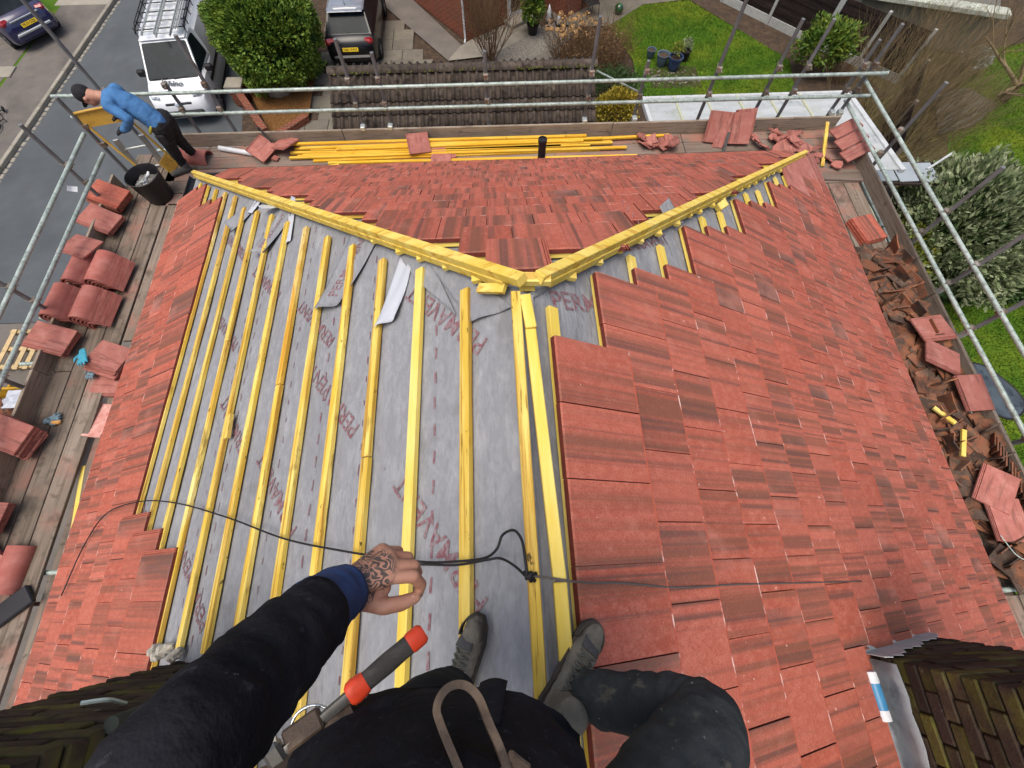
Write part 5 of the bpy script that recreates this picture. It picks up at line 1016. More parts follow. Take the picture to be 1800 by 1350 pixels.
# gloves
def glove(p, rz, m, label, sc=1.0, tilt=0):
    b = MB(); b.lathe([(.030, -.07), (.038, -.03), (.045, .02), (.042, .055), (.02, .075)], 12, Matrix.Rotation(R(-90), 4, 'X') @ Matrix.Scale(.35, 4, (0, 1, 0)))
    for k, (x, l) in enumerate(((-.036, .06), (-.013, .075), (.011, .075), (.034, .06))): b.tube([(x, .05, 0), (x * 1.25, .05 + l * .6, .006), (x * 1.3, .05 + l, -.004)], [.013, .012, .008], 8)
    b.tube([(.035, -.01, 0), (.075, .02, .004), (.085, .05, 0)], [.014, .013, .009], 8); me = b.mesh('work_glove', m, True)
    o = link('work_glove', me, p, (tilt, .1, rz)); o.scale = (sc,) * 3; md = o.modifiers.new('r', 'REMESH'); md.mode = 'VOXEL'; md.voxel_size = .006; md.use_smooth_shade = True; return tag(o, label, 'glove')
mat('glove_teal', col('3f95ab'), .8, [(col('2a6f86'), (30, 30, 30), .5, .65, .6)]); mat('glove_grey', col('6d8590'), .8, [(col('2d3338'), (25, 25, 25), .5, .6, .8)])
glove((-5.04, 1.46, DZ + .205), R(200), 'glove_teal', 'teal work glove lying on the slumped tile stack', 1.15); glove((-5.32, .73, DZ + .03), R(-70), 'glove_grey', 'grey and black work glove on the left deck')
glove((-5.0, 1.33, DZ + .06), R(170), 'glove_grey', 'dark glove just below the teal glove', 1.0)
# sealant tube in the chimney gutter
tb_ = thing('sealant_tube', (1.70, -1.80, -1.16), 'blue and white sealant tube beside the right chimney', 'tube'); Tm = fr((1.690, -1.66, -1.075), (1, 0, 0), (0, 0, 1), (.04, -1, -.02)) @ Matrix.Scale(1.3, 4, (1, 0, 0)) @ Matrix.Scale(1.3, 4, (0, 1, 0)) 
mat('tube_blue', col('2f6f9c'), .35, [(col('4f98c0'), (3, 3, 3), .4, .6, .5)]); b = MB(); b.lathe([(.024, 0), (.025, .05)], 18, Tm); b.build('cap_end', 'white_plastic', tb_, smooth='auto'); b = MB(); b.lathe([(.0246, .05), (.0246, .165)], 18, Tm); b.build('label_band', 'tube_blue', tb_, smooth='auto'); b = MB(); b.lathe([(.025, .165), (.025, .21), (.012, .215)], 18, Tm); b.build('base_end', 'white_plastic', tb_, smooth='auto')
# cable over the roof
def cable(pts, r, m, label): b = MB(); b.tube(spline(pts, 8), r, 8); return tag(b.build('power_cable', m, smooth=True), label, 'cable')
mat('cable_black', col('1f1e20'), .6); mat('cable_grey', col('5a524f'), .7)
Lp = lambda x, y, h=.045: (x, y, x * .678 + h * 1.2)
Rp = lambda x, y, h=.065: (x, y, -x * .678 + h * 1.2)
cable([Lp(-4.0, -1.12, .08), Lp(-3.85, -.74, .08), Lp(-3.55, -.50, .09), Lp(-3.06, -.46, .06), Lp(-2.52, -.54, .03), Lp(-1.85, -.72, .03), Lp(-1.31, -.89, .03), Lp(-.9, -.98, .035), Lp(-.62, -1.03, .05), Lp(-.45, -1.055, .035), Lp(-.33, -1.06, .04), Lp(-.22, -1.055, .035), (-.172, -1.03, -.05), (-.15, -.985, -.04), (-.11, -.975, .02), (-.085, -1.01, .05), (-.078, -1.07, .075), (-.075, -1.115, .078)], .0048, 'cable_black', 'black cable crossing the left slope and looping near the hand')
cable([Lp(-.98, -1.16, .10), Lp(-.75, -1.07, .06), Lp(-.5, -1.062, .05), Lp(-.33, -1.072, .045), (-.21, -1.062, -.07), (-.16, -1.06, -.05), (-.115, -1.085, .02), (-.08, -1.118, .078)], .0045, 'cable_black', 'second black cable running beside the looped one')
cable([(-.07, -1.118, .075), (0, -1.128, .068), (.06, -1.14, .07), Rp(.14, -1.15), Rp(.27, -1.16), Rp(.52, -1.19), Rp(.84, -1.2), Rp(1.25, -1.22), Rp(1.9, -1.25)], .0038, 'cable_grey', 'thin grey cable running from the knot across the right tiles')
b = MB()
for k in range(7): b.tube([(-.085 + .004 * k, -1.118 + .012 * math.cos(k * 2), .072 + .012 * math.sin(k * 2)), (-.072, -1.12, .082), (-.062 + .003 * k, -1.122 - .014 * math.cos(k * 1.7), .074 + .012 * math.sin(k))], .006, 6)
tag(b.build('cable_knot', 'cable_black', smooth=True), 'taped black cable joint on the ridge batten', 'joint')
# strap over the far toe board
cable([(-3.75, 5.35, -3.3), (-3.62, 5.16, -2.99), (-3.52, 5.05, -3.06), (-3.45, 4.98, -3.1)], .012, 'trim_black', 'dark strap hanging over the far toe board')
# ------------------------------------------------------------------ yard and garden things
pal = thing('pallet', (-12.15, 4.65, G), 'pale wooden pallet on the ground left of the scaffold', 'pallet'); mat('pallet_wood', col('b79f74'), .9, [(col('d2bd93'), (4, 4, 4), .4, .7, .6), (col('7d6745'), (9, 9, 9), .5, .7, .6)], rnd=.15)
for k in range(5): b = MB(); b.bar((-12.62 + k * .24, 5.2, G + .16), (-12.68 + k * .24, 4.05, G + .16), .12, .025, (0, 0, 1), .003); b.build('plank', 'pallet_wood', pal)
for k in range(3): b = MB(); b.bar((-12.75, 4.15 + k * .5, G + .10), (-11.58, 4.15 + k * .5, G + .10), .10, .09, (0, 0, 1), .003); b.build('bearer', 'pallet_wood', pal)
sk = thing('skip', (-11.0, 2.1, G), 'yellow skip of rubble below the left guard rails', 'skip'); mat('skip_yellow', col('b98d1c'), .6, [(col('8a6413'), (3, 3, 3), .5, .7, .6), (col('6b4a2c'), (9, 9, 9), .6, .7, .6)])
b = MB(); P0 = [(-12.0, 1.3), (-10.2, 1.3), (-10.2, 2.9), (-12.0, 2.9)]; P1 = [(-12.5, 1.1), (-9.75, 1.1), (-9.75, 3.05), (-12.5, 3.05)]
b.add([(*p, G + .05) for p in P0] + [(*p, G + 1.2) for p in P1], [(3, 2, 1, 0), (0, 1, 5, 4), (1, 2, 6, 5), (2, 3, 7, 6), (3, 0, 4, 7)]); b.build('skip_body', 'skip_yellow', sk, solid=.03)
for k in range(4): b = MB(); b.bar((-11.9 + k * .55, 3.0, G + .1), (-12.15 + k * .62, 3.12, G + 1.2), .06, .05, (0, 1, 0)); b.build('rib', 'skip_yellow', sk)
b = MB(); b.tube([(*p, G + 1.2) for p in P1], .04, 8, closed=True); b.build('rim', 'skip_yellow', sk, smooth='auto')
b = MB(); b.grid(16, 14, lambda i, j: (-12.35 + 2.45 * i, 1.2 + 1.75 * j, G + .95 + .25 * mnoise.noise(Vector((i * 6, j * 5, 4))) + .18 * math.sin(3.14 * i) * math.sin(3.14 * j))); tag(b.build('rubble_load', 'dust', sk, smooth=False), kind='stuff')
for k in range(24):
    o = link('old_clay_tile', rg.choice(OLD), (rg.uniform(-12.1, -10.1), rg.uniform(1.5, 2.8), G + 1.2 + rg.uniform(0, .15)), Euler((rg.uniform(-.9, .9), rg.uniform(-.9, .9), rg.uniform(0, 6)))); o.scale = (1.5, 1.5, 1.5); tag(o, 'old clay tile thrown in the yellow skip', 'old tile', 'old tiles in the skip')
b = MB(); b.grid(6, 5, lambda i, j: (-10.6 + .55 * i, 2.5 + .4 * j, G + 1.42 + .10 * mnoise.noise(Vector((i * 4, j * 4, 2))))); tag(b.build('plastic_bag', 'underlay_white', solid=.01), 'blue white plastic bag on top of the skip', 'bag')
mat('pot_blue', col('2d3f63'), .25, [(col('44587d'), (4, 4, 4), .4, .7, .6)], coat=.5); mat('pot_grey', col('4b5b69'), .5, [(col('66757f'), (5, 5, 5), .4, .7, .6)])
for x, y, s, m, lab in ((5.62, 15.65, .8, 'pot_grey', 'small grey blue plant pot farthest left on the lawn'), (5.93, 15.2, 1.1, 'pot_grey', 'grey blue pot of soil left of the glossy blue pot'), (6.30, 14.95, 1.25, 'pot_blue', 'glossy dark blue pot with a leafy plant'), (6.78, 15.45, .95, 'black_plastic', 'black pot with a pale plant right of the blue pot')):
    t = thing('plant_pot', (x, y, G + .02), lab, 'pot'); b = MB(); b.lathe([(.11 * s, 0), (.17 * s, .15 * s), (.19 * s, .34 * s), (.205 * s, .35 * s), (.20 * s, .37 * s), (.17 * s, .36 * s), (.16 * s, .30 * s), (.01, .30 * s)], 20, Matrix.Translation((x, y, G + .02))); b.build('pot_body', m, t, smooth='auto')
    b = MB(); b.lathe([(.155 * s, 0), (.01, .02)], 14, Matrix.Translation((x, y, G + .02 + .305 * s)), cap=False); b.build('soil', 'soil', t)
    if 'plant' in lab[8:] and 'farthest' not in lab: crown((x, y + .05, G + .55 * s), (.22, .22, .24), 260, .08, int(x * 10), 'leaf_lime' if 'leafy' in lab else 'leaf_varieg', t, .3, .2, 'foliage')
gb = random.Random(9); b = MB()
for k in range(60): s = gb.uniform(.02, .05); b.lathe([(s * .6, 0), (s, s * .5), (s * .4, s)], 6, Matrix.Translation((gb.uniform(5.5, 7.1), gb.uniform(14.15, 14.95), G + .03)))
tag(b.build('pebbles', 'gravel'), 'loose pebbles round the pots on the lawn edge', 'pebbles', kind='stuff'); sheet('pot_bed', [(5.4, 14.0), (7.15, 14.0), (7.15, 15.1), (5.9, 15.3), (5.5, 14.9)], G + .03, 'soil')
# oval garden table
gt = thing('garden_table', (11.05, 2.2, G), 'black oval glass garden table on the right lawn', 'table', rz=R(-58)); mat('glass_top', col('3c4448'), .08, [(col('59646a'), (2, 2, 2), .4, .6, .5), (col('20262a'), (3, 3, 3), .55, .62, .7)], coat=.4)
n = 36; el = [(.70 * math.copysign(abs(math.cos(a * 6.2832 / n)) ** .75, math.cos(a * 6.2832 / n)), .47 * math.copysign(abs(math.sin(a * 6.2832 / n)) ** .75, math.sin(a * 6.2832 / n))) for a in range(n)]
b = MB(); b.prism(el, .70, .715); vmesh(b, 'table_top', 'glass_top', gt, False); b = MB(); b.tube([(x * 1.02, y * 1.02, .705) for x, y in el], .025, 8, closed=True); vmesh(b, 'rim', 'trim_black', gt, True)
for sx in (-1, 1):
    for sy in (-1, 1): b = MB(); b.tube([(sx * .45, sy * .3, .69), (sx * .62, sy * .52, 0)], .014, 8); vmesh(b, 'leg', 'trim_black', gt)
# patio bits by the neighbour's wall
for x, y, lab in ((2.15, 17.95, 'taller white garden ornament by the brick wing'), (2.5, 17.75, 'smaller white garden ornament by the brick wing')):
    b = MB(); s = 1.2 if 'taller' in lab else .9; b.lathe([(.06 * s, 0), (.09 * s, .08 * s), (.06 * s, .2 * s), (.075 * s, .26 * s), (.05 * s, .33 * s), (.005, .48 * s)], 12, Matrix.Translation((x, y, G + .03))); tag(b.build('garden_ornament', 'white_plastic', smooth=True), lab, 'ornament')
b = MB(); b.lathe([(.17 * math.sin(k * .314) + .001, .17 - .17 * math.cos(k * .314)) for k in range(11)], 18, Matrix.Translation((4.85, 18.35, G + .03))); mat('green_glass', col('143d1e'), .08, [(col('2f7a3c'), (9, 9, 9), .5, .6, .7)], coat=1.); tag(b.build('glass_ball', 'green_glass', smooth=True), 'green glass ball on the patio', 'ball')
ch = thing('garden_chair', (3.75, 18.35, G + .03), 'dark garden chair on the patio against the brick wing', 'chair', rz=R(20))
b = MB(); b.box((0, 0, .43), (.5, .5, .03), None, .01); vmesh(b, 'seat', 'trim_black', ch); b = MB(); b.box((0, .25, .72), (.5, .03, .55), Matrix.Rotation(R(-8), 4, 'X'), .01); vmesh(b, 'backrest', 'trim_black', ch)
for sx in (-1, 1):
    for sy in (-1, 1): b = MB(); b.tube([(sx * .22, sy * .22, .42), (sx * .25, sy * .26, 0)], .013, 8); vmesh(b, 'leg', 'trim_black', ch)
# ------------------------------------------------------------------ people
def ball(b, c, r, M=None, n=14):
    k = 9; pr = [(r * math.sin(math.pi * (i + .02) / (k - .0)) + 1e-4, -r * math.cos(math.pi * i / k)) for i in range(k + 1)]
    b.lathe(pr, n, Matrix.Translation(c) @ (M or Matrix.Identity(4)), cap=True)
def chain(b, pts, rs, M=None, step=.35):
    """row of overlapping balls along pts with radii rs (limb with taper)"""
    for i in range(len(pts) - 1):
        p, q = Vector(pts[i]), Vector(pts[i + 1]); L_ = (q - p).length; m = max(2, int(L_ / (min(rs[i], rs[i + 1]) * step)))
        for k in range(m + (i == len(pts) - 2)): t = k / m; ball(b, p.lerp(q, t), rs[i] + (rs[i + 1] - rs[i]) * t, M)
def flesh(b, name, m, parent, vox, sm=6, sub=0):
    o = b.build(name, m, parent, smooth=True); md = o.modifiers.new('r', 'REMESH'); md.mode = 'VOXEL'; md.voxel_size = vox; md.use_smooth_shade = True
    s = o.modifiers.new('s', 'SMOOTH'); s.factor = .5; s.iterations = sm; return o
def folds(o, strength, size, seed=0, st='CLOUDS'):
    tx = bpy.data.textures.new('folds', 'CLOUDS'); tx.noise_scale = size; tx.noise_depth = 2
    md = o.modifiers.new('folds', 'DISPLACE'); md.texture = tx; md.strength = strength; md.mid_level = .5; md.texture_coords = 'LOCAL'; return o
mat('skin', col('b07f68'), .55, [(col('c4937c'), (18, 18, 18), .42, .66, .6), (col('95604c'), (30, 30, 30), .5, .7, .5), (col('a86a5a'), (9, 9, 9), .55, .7, .4)], bump=(260, .25, .002), spec=.4)
mat('jacket_black', col('1c1c20'), .95, [(col('2b2b30'), (9, 9, 9), .42, .66, .7), (col('46464c'), (60, 60, 60), .62, .72, .5), (col('6a6862'), (90, 90, 90), .70, .74, .5)], bump=((11, 11, 15), .55, .025), spec=.12)
mat('trouser_black', col('202124'), .9, [(col('2f3134'), (6, 6, 6), .45, .7, .7), (col('5c5a55'), (16, 16, 16), .66, .73, .6), (col('8d8c86'), (40, 40, 40), .70, .74, .6)], bump=(400, .35, .002), spec=.15)
mat('trouser_grey', col('343738'), .92, [(col('474a4a'), (9, 9, 9), .45, .7, .7), (col('6f695c'), (14, 22, 14), .60, .70, .5), (col('a39f95'), (45, 20, 45), .70, .74, .7)], bump=((14, 14, 10), .6, .025), spec=.12)
mat('shirt_navy', col('26395f'), .8, [(col('34497a'), (20, 20, 20), .45, .7, .6)], bump=(500, .3, .002)); mat('boot_leather', col('6a655b'), .9, [(col('8b8475'), (14, 14, 14), .42, .66, .7), (col('38352f'), (9, 9, 9), .52, .68, .7), (col('8b8478'), (50, 50, 50), .62, .7, .5)], bump=(120, .6, .006), spec=.2)
mat('boot_panel', col('484746'), .8, [(col('66625a'), (20, 20, 20), .5, .68, .7)], bump=(120, .4, .004)); mat('rubber', col('3d3833'), .9, [(col('5d554b'), (18, 18, 18), .45, .65, .7)], bump=(60, .5, .006)); mat('lace', col('5f5f55'), .9); mat('lace_pale', col('b3ada0'), .9)
mat('leather', col('4a3d33'), .65, [(col('776553'), (20, 20, 20), .45, .66, .7), (col('362c25'), (12, 12, 12), .5, .68, .6)], bump=(160, .5, .004)); mat('hammer_orange', col('e2492a'), .45, [(col('b8371f'), (30, 30, 30), .55, .7, .5)]); mat('hammer_grip', col('3f3d3a'), .75, [(col('5a5751'), (20, 50, 20), .5, .68, .6)], bump=(160, .4, .003)); mat('tool_steel', col('7b7a76'), .35, [(col('55524d'), (20, 20, 20), .45, .65, .6)], metal=.7); mat('nail', col('d2a596'), .35)
# tattoo: inked scroll bands over the back of the hand
sm_ = MATS['skin']; sk2 = sm_.copy(); sk2.name = 'skin_tattoo'; MATS['skin_tattoo'] = sk2; nt = sk2.node_tree; bs = [n for n in nt.nodes if n.type == 'BSDF_PRINCIPLED'][0]; prev = bs.inputs['Base Color'].links[0].from_socket
tc = nt.nodes.new('ShaderNodeTexCoord'); nz = nt.nodes.new('ShaderNodeTexNoise'); nz.inputs['Scale'].default_value = 38; nz.inputs['Detail'].default_value = 1.0; nz.inputs['Distortion'].default_value = 1.6; nt.links.new(tc.outputs['Object'], nz.inputs['Vector'])
pp = nt.nodes.new('ShaderNodeMath'); pp.operation = 'MULTIPLY'; pp.inputs[1].default_value = 5.5; nt.links.new(nz.outputs['Fac'], pp.inputs[0]); pg = nt.nodes.new('ShaderNodeMath'); pg.operation = 'PINGPONG'; pg.inputs[1].default_value = .5; nt.links.new(pp.outputs[0], pg.inputs[0])
r1 = nt.nodes.new('ShaderNodeMapRange'); r1.inputs[1].default_value = .20; r1.inputs[2].default_value = .28; nt.links.new(pg.outputs[0], r1.inputs[0])
dv = nt.nodes.new('ShaderNodeVectorMath'); dv.operation = 'DISTANCE'; nt.links.new(tc.outputs['Object'], dv.inputs[0]); TATTOO = dv
r2 = nt.nodes.new('ShaderNodeMapRange'); r2.inputs[1].default_value = .056; r2.inputs[2].default_value = .046; nt.links.new(dv.outputs['Value'], r2.inputs[0])
mu = nt.nodes.new('ShaderNodeMath'); mu.operation = 'MULTIPLY'; nt.links.new(r1.outputs[0], mu.inputs[0]); nt.links.new(r2.outputs[0], mu.inputs[1]); m8 = nt.nodes.new('ShaderNodeMath'); m8.operation = 'MULTIPLY'; m8.inputs[1].default_value = .9; nt.links.new(mu.outputs[0], m8.inputs[0])
mx = nt.nodes.new('ShaderNodeMix'); mx.data_type = 'RGBA'; nt.links.new(m8.outputs[0], mx.inputs[0]); nt.links.new(prev, mx.inputs[6]); mx.inputs[7].default_value = (*col('3f4140'), 1); nt.links.new(mx.outputs[2], bs.inputs['Base Color'])

# ---- the roofer who looks down at his own boots
me_ = thing('person', (-.15, -1.45, 0), 'roofer in black jacket and dark trousers standing astride the ridge, tattooed hand stretched out', 'person'); PO = Vector(me_.location)
hb_ = MB()
HS = Vector((-.024, .002, 0)); WR = Vector((-.362, -1.117, .848))
chain(hb_, [(-.396, -1.19, 1.05), WR], [.036, .026])
# palm: flattened rows from the wrist to each knuckle
kn = {'index': Vector((-.297, -1.104, .824)), 'middle': Vector((-.294, -1.087, .817)), 'ring': Vector((-.303, -1.072, .803)), 'little': Vector((-.318, -1.062, .787))}
for k, p in kn.items(): chain(hb_, [WR + (p - WR) * .05 + (Vector((0, 0, -.004))), p], [.021, .0135])
chain(hb_, [kn['index'], kn['middle'], kn['ring'], kn['little']], [.0135, .014, .0135, .012])
chain(hb_, [WR + Vector((.012, -.012, -.010)), (-.330, -1.132, .805), (-.312, -1.118, .800)], [.022, .021, .016])
# fingers curl down and back under the palm
def finger(k, a, b_, c, r): chain(hb_, [kn[k], a, b_, c], [r, r * .96, r * .88, r * .74], step=.3)
finger('index', (-.258, -1.104, .812), (-.250, -1.117, .790), (-.256, -1.131, .776), .0112); finger('middle', (-.262, -1.088, .796), (-.262, -1.098, .764), (-.278, -1.108, .750), .0112); finger('ring', (-.276, -1.074, .780), (-.278, -1.084, .750), (-.294, -1.092, .740), .0108); finger('little', (-.296, -1.062, .766), (-.298, -1.070, .742), (-.310, -1.078, .734), .0096)
chain(hb_, [(-.332, -1.136, .808), (-.304, -1.146, .808), (-.278, -1.143, .801), (-.258, -1.136, .791)], [.017, .0135, .0125, .0095], step=.3)
hb_.v = [(x - .024, y + .002, z) for x, y, z in hb_.v]
body = flesh(hb_, 'body', 'skin_tattoo', me_, .0026, 5); TATTOO.inputs[1].default_value = Vector((-.357, -1.090, .842)) - PO
b = MB(); b.box((0, 0, 0), (.012, .010, .003), fr((-.2865, -1.136, .802), (.9, .2, -.35), (-.15, .95, .1), (.3, 0, .95)), .002); b.build('thumb_nail', 'nail', me_)
def wtube(b, pts, rs, n=36, amp=.006, fq=9, seed=0, ell=None, steps=7):
    P = spline(pts, steps); m = len(P); base = len(b.v); prev = None
    for i, p in enumerate(P):
        t = ((P[i + 1] if i < m - 1 else p) - (P[i - 1] if i else p)).normalized(); u = t.orthogonal().normalized() if prev is None else (prev - t * prev.dot(t)).normalized(); prev = u; w_ = t.cross(u)
        f = i / (m - 1) * (len(rs) - 1); k = min(int(f), len(rs) - 2); r = rs[k] + (rs[k + 1] - rs[k]) * (f - k)
        for j in range(n):
            a = 6.28318 * j / n; q = u * math.cos(a) + w_ * math.sin(a); d = amp * (mnoise.noise(Vector((i / m * fq * 1.6 + seed, math.cos(a) * 1.1 + i * .10, math.sin(a) * 1.1))) + .5 * mnoise.noise(Vector((i / m * fq * 4 + seed, math.cos(a) * 2.4, math.sin(a) * 2.4))))
            b.v.append(tuple(p + q * (r + d)))
    for i in range(m - 1):
        for j in range(n): b.f.append((base + i * n + j, base + i * n + (j + 1) % n, base + (i + 1) * n + (j + 1) % n, base + (i + 1) * n + j))
    b.f.append(tuple(base + j for j in range(n))[::-1]); b.f.append(tuple(base + (m - 1) * n + j for j in range(n)))
# jacket: sleeve and torso
jk = MB(); wtube(jk, [(-.40, -1.54, 1.18), (-.445, -1.40, 1.205), (-.402, -1.248, 1.165), (-.404, -1.199, 1.05), (-.393, -1.143, .915)], [.070, .062, .054, .055, .050], 64, .005, 16, 1, steps=16)
jk.build('jacket_sleeve', 'jacket_black', me_, smooth=True)
b = MB(); n = 72; rings = [((-.275, -1.415, .585), .262, .118), ((-.275, -1.412, .60), .258, .116), ((-.272, -1.42, .68), .250, .118), ((-.262, -1.445, .78), .240, .128), ((-.25, -1.48, .90), .235, .13), ((-.22, -1.53, 1.05), .24, .125), ((-.20, -1.555, 1.18), .22, .105), ((-.19, -1.555, 1.25), .11, .08)]
P = []
for i in range(len(rings) - 1):
    for k in range(6):
        t = k / 6; a, c = rings[i], rings[i + 1]; P.append((Vector(a[0]).lerp(Vector(c[0]), t), a[1] + (c[1] - a[1]) * t, a[2] + (c[2] - a[2]) * t))
P.append((Vector(rings[-1][0]), rings[-1][1], rings[-1][2]))
for i, (p, rx, ry) in enumerate(P):
    for j in range(n):
        a = 6.28318 * j / n; d = 1 + .05 * mnoise.noise(Vector((math.cos(a) * 2, math.sin(a) * 2, i * .22))) + .035 * mnoise.noise(Vector((math.cos(a) * 6, math.sin(a) * 6, i * .12 + 5)))
        b.v.append((p.x + rx * d * math.copysign(abs(math.cos(a)) ** .9, math.cos(a)), p.y + ry * d * math.sin(a), p.z + .012 * math.sin(a * 5) * (i < 3)))
for i in range(len(P) - 1):
    for j in range(n): b.f.append((i * n + j, i * n + (j + 1) % n, (i + 1) * n + (j + 1) % n, (i + 1) * n + j))
b.f.append(tuple((len(P) - 1) * n + j for j in range(n))); b.f.append(tuple(range(n))[::-1])
jo = b.build('jacket', 'jacket_black', me_, smooth=True)
for s in (-1, 1):                                       # front placket and pocket flap on the jacket front
    pass
b = MB(); b.grid(6, 10, lambda i, j: (-.19 + .05 * i - .012 * j, -1.296 - .028 * j + .006 * math.sin(i * 3.1), .60 + .14 * j)); b.build('placket', 'jacket_black', jo, smooth=True, solid=.006)
b = MB(); b.grid(8, 6, lambda i, j: (-.40 + .10 * i, -1.300 - .02 * j - .004 * math.cos(i * 6), .605 + .09 * j)); b.build('pocket_flap', 'jacket_black', jo, smooth=True, solid=.006)
# blue shirt cuff
b = MB(); wtube(b, [(-.396, -1.145, .925), (-.388, -1.130, .885), (-.381, -1.116, .850)], [.047, .043, .040], 32, .004, 5, 4); co_ = b.build('shirt_cuff', 'shirt_navy', me_, smooth=True)
# trousers: both legs one mesh
tr = MB()
wtube(tr, [(-.40, -1.62, .62), (-.355, -1.47, .54), (-.335, -1.40, .42), (-.325, -1.405, .25), (-.318, -1.425, .06)], [.11, .10, .085, .075, .07], 36, .010, 9, 7, steps=9)
chain(tr, [(-.40, -1.62, .60), (-.12, -1.62, .60)], [.13, .13])
t1 = flesh(tr, 'trousers', 'trouser_black', me_, .009, 3)
tr = MB(); wtube(tr, [(-.10, -1.64, .58), (.06, -1.57, .545), (.21, -1.475, .48), (.286, -1.434, .415), (.268, -1.424, .355), (.165, -1.42, .255), (.055, -1.42, .165)], [.120, .110, .096, .084, .076, .068, .060], 48, .010, 22, 9, steps=10)
flesh(tr, 'trouser_leg', 'trouser_grey', t1, .007, 2)
# boots
def boot(M, lab, lacem):
    b = MB(); fx = Matrix.Identity(4)
    for y, x, z, r in ((.0, 0, .050, .036), (.03, 0, .054, .038), (.06, 0, .052, .037), (.09, .002, .049, .037), (.12, .003, .046, .039), (.15, .004, .042, .041), (.18, .005, .038, .042), (.21, .005, .035, .0405), (.235, .004, .032, .037), (.255, .003, .030, .031)): ball(b, M @ Vector((x, y, z)), r)
    for z, r, y in ((.08, .040, .03), (.105, .041, .028), (.13, .043, .022), (.155, .045, .018)): ball(b, M @ Vector((0, y, z)), r)
    bt = flesh(b, 'boot', 'boot_leather', me_, .0045, 4); bt['label'] = lab
    out = [(.030, -.03), (.038, .02), (.036, .08), (.043, .15), (.047, .20), (.040, .25), (.020, .285), (-.014, .287), (-.034, .262), (-.041, .2), (-.037, .14), (-.032, .07), (-.036, .02), (-.028, -.03), (0, -.042)]
    b = MB(); b.prism(out[::-1] if False else out, .0, .024, M); b.build('sole', 'rubber', bt)
    b = MB(); k = 8                                            # toe rand
    b.grid(14, 3, lambda i, j: M @ Vector((math.sin((i - .5) * 3.6) * (.0445 - .004 * j), .222 + math.cos((i - .5) * 3.6) * (.064 - .012 * j * j), .020 + .032 * j))); b.build('toe_rand', 'rubber', bt, smooth=True, solid=.004)
    b = MB(); b.grid(8, 8, lambda i, j: M @ Vector(((i - .5) * (.060 - .012 * j), .186 + .050 * j, .0835 - .010 * j - .020 * j * j - 13 * ((i - .5) * .05) ** 2))); b.build('vamp_panel', 'boot_panel', bt, smooth=True, solid=.003)
    for q in range(6):
        y0 = .066 + q * .019; z0 = .101 - q * .0030
        b = MB(); b.tube(spline([M @ Vector((-.026, y0, z0 - .012)), M @ Vector((0, y0 + .011, z0 + .003)), M @ Vector((.026, y0 + .018, z0 - .013))], 5), .0030, 6); b.tube(spline([M @ Vector((.026, y0, z0 - .012)), M @ Vector((0, y0 + .007, z0 + .005)), M @ Vector((-.026, y0 + .018, z0 - .013))], 5), .0030, 6); b.build('lace', 'lace', bt, smooth=True)
    b = MB(); a0 = .052; b.tube(spline([M @ Vector((0, a0, .110)), M @ Vector((.020, a0 + .012, .112)), M @ Vector((.030, a0 + .0, .104)), M @ Vector((.012, a0 - .004, .108)), M @ Vector((-.022, a0 + .012, .110)), M @ Vector((-.032, a0 - .004, .103)), M @ Vector((0, a0, .112)), M @ Vector((.022, a0 + .045, .096)), M @ Vector((.030, a0 + .075, .082))], 6), .0024, 6); b.build('lace', lacem, bt, smooth=True)
def boot_M(heel, toe, up):
    heel = Vector(heel); Y = (Vector(toe) - heel).normalized(); Z = Vector(up); X = Y.cross(Z).normalized(); Z = X.cross(Y); return fr(heel, X, Y, Z)
nl = SL['left'][2]; nr = SL['right'][2]
hL = S('left', .375, -1.50, .012); tL = S('left', .275, -1.225, .012); boot(boot_M(hL, tL, (nl + Vector((0, 0, .6))).normalized()), 'left boot standing on the grey underlay', 'lace_pale')
boot(boot_M((-.045, -1.475, .070), (.150, -1.240, -.010), (nr * .7 + Vector((0, 0, .8))).normalized()), 'right boot turned out onto the red tiles', 'lace')
# tool belt: leather strap loop and hammer loop
tbp = me_
def strap(b, pts, w_, th, side):
    P = spline(pts, 8); side = Vector(side); base = len(b.v)
    for i, p in enumerate(P):
        t = ((P[i + 1] if i < len(P) - 1 else p) - (P[i - 1] if i else p)).normalized(); s = (side - t * side.dot(t)).normalized(); nn = t.cross(s)
        b.v += [tuple(p + s * w_ / 2 + nn * th / 2), tuple(p - s * w_ / 2 + nn * th / 2), tuple(p - s * w_ / 2 - nn * th / 2), tuple(p + s * w_ / 2 - nn * th / 2)]
    for i in range(len(P) - 1):
        for k in range(4): b.f.append((base + 4 * i + k, base + 4 * i + (k + 1) % 4, base + 4 * i + 4 + (k + 1) % 4, base + 4 * i + 4 + k))
b = MB(); strap(b, [(-.165, -1.42, .86), (-.200, -1.350, .85), (-.231, -1.296, .836), (-.237, -1.273, .835), (-.224, -1.254, .832), (-.202, -1.251, .828), (-.181, -1.265, .829), (-.165, -1.299, .825), (-.145, -1.337, .838), (-.115, -1.42, .86)], .030, .011, (.15, .2, 1))
sb = b.build('belt_strap', 'leather', me_, smooth='auto')
b = MB(); b.box((0, 0, 0), (.035, .042, .006), fr((-.132, -1.350, .845), (.8, -.55, 0), (.55, .8, .1), (0, 0, 1)), .004); b.build('strap_keeper', 'leather', sb)
b = MB(); strap(b, [(-.56, -1.43, .66), (-.50, -1.39, .675), (-.45, -1.345, .672), (-.41, -1.318, .655)], .055, .012, (.4, -.5, .6)); b.build('belt_pouch', 'leather', me_, smooth='auto')
b = MB(); strap(b, [(-.565, -1.40, .69), (-.50, -1.375, .70), (-.44, -1.35, .695)], .045, .01, (0, -.4, 1)); b.build('belt_pouch', 'leather', me_, smooth='auto')
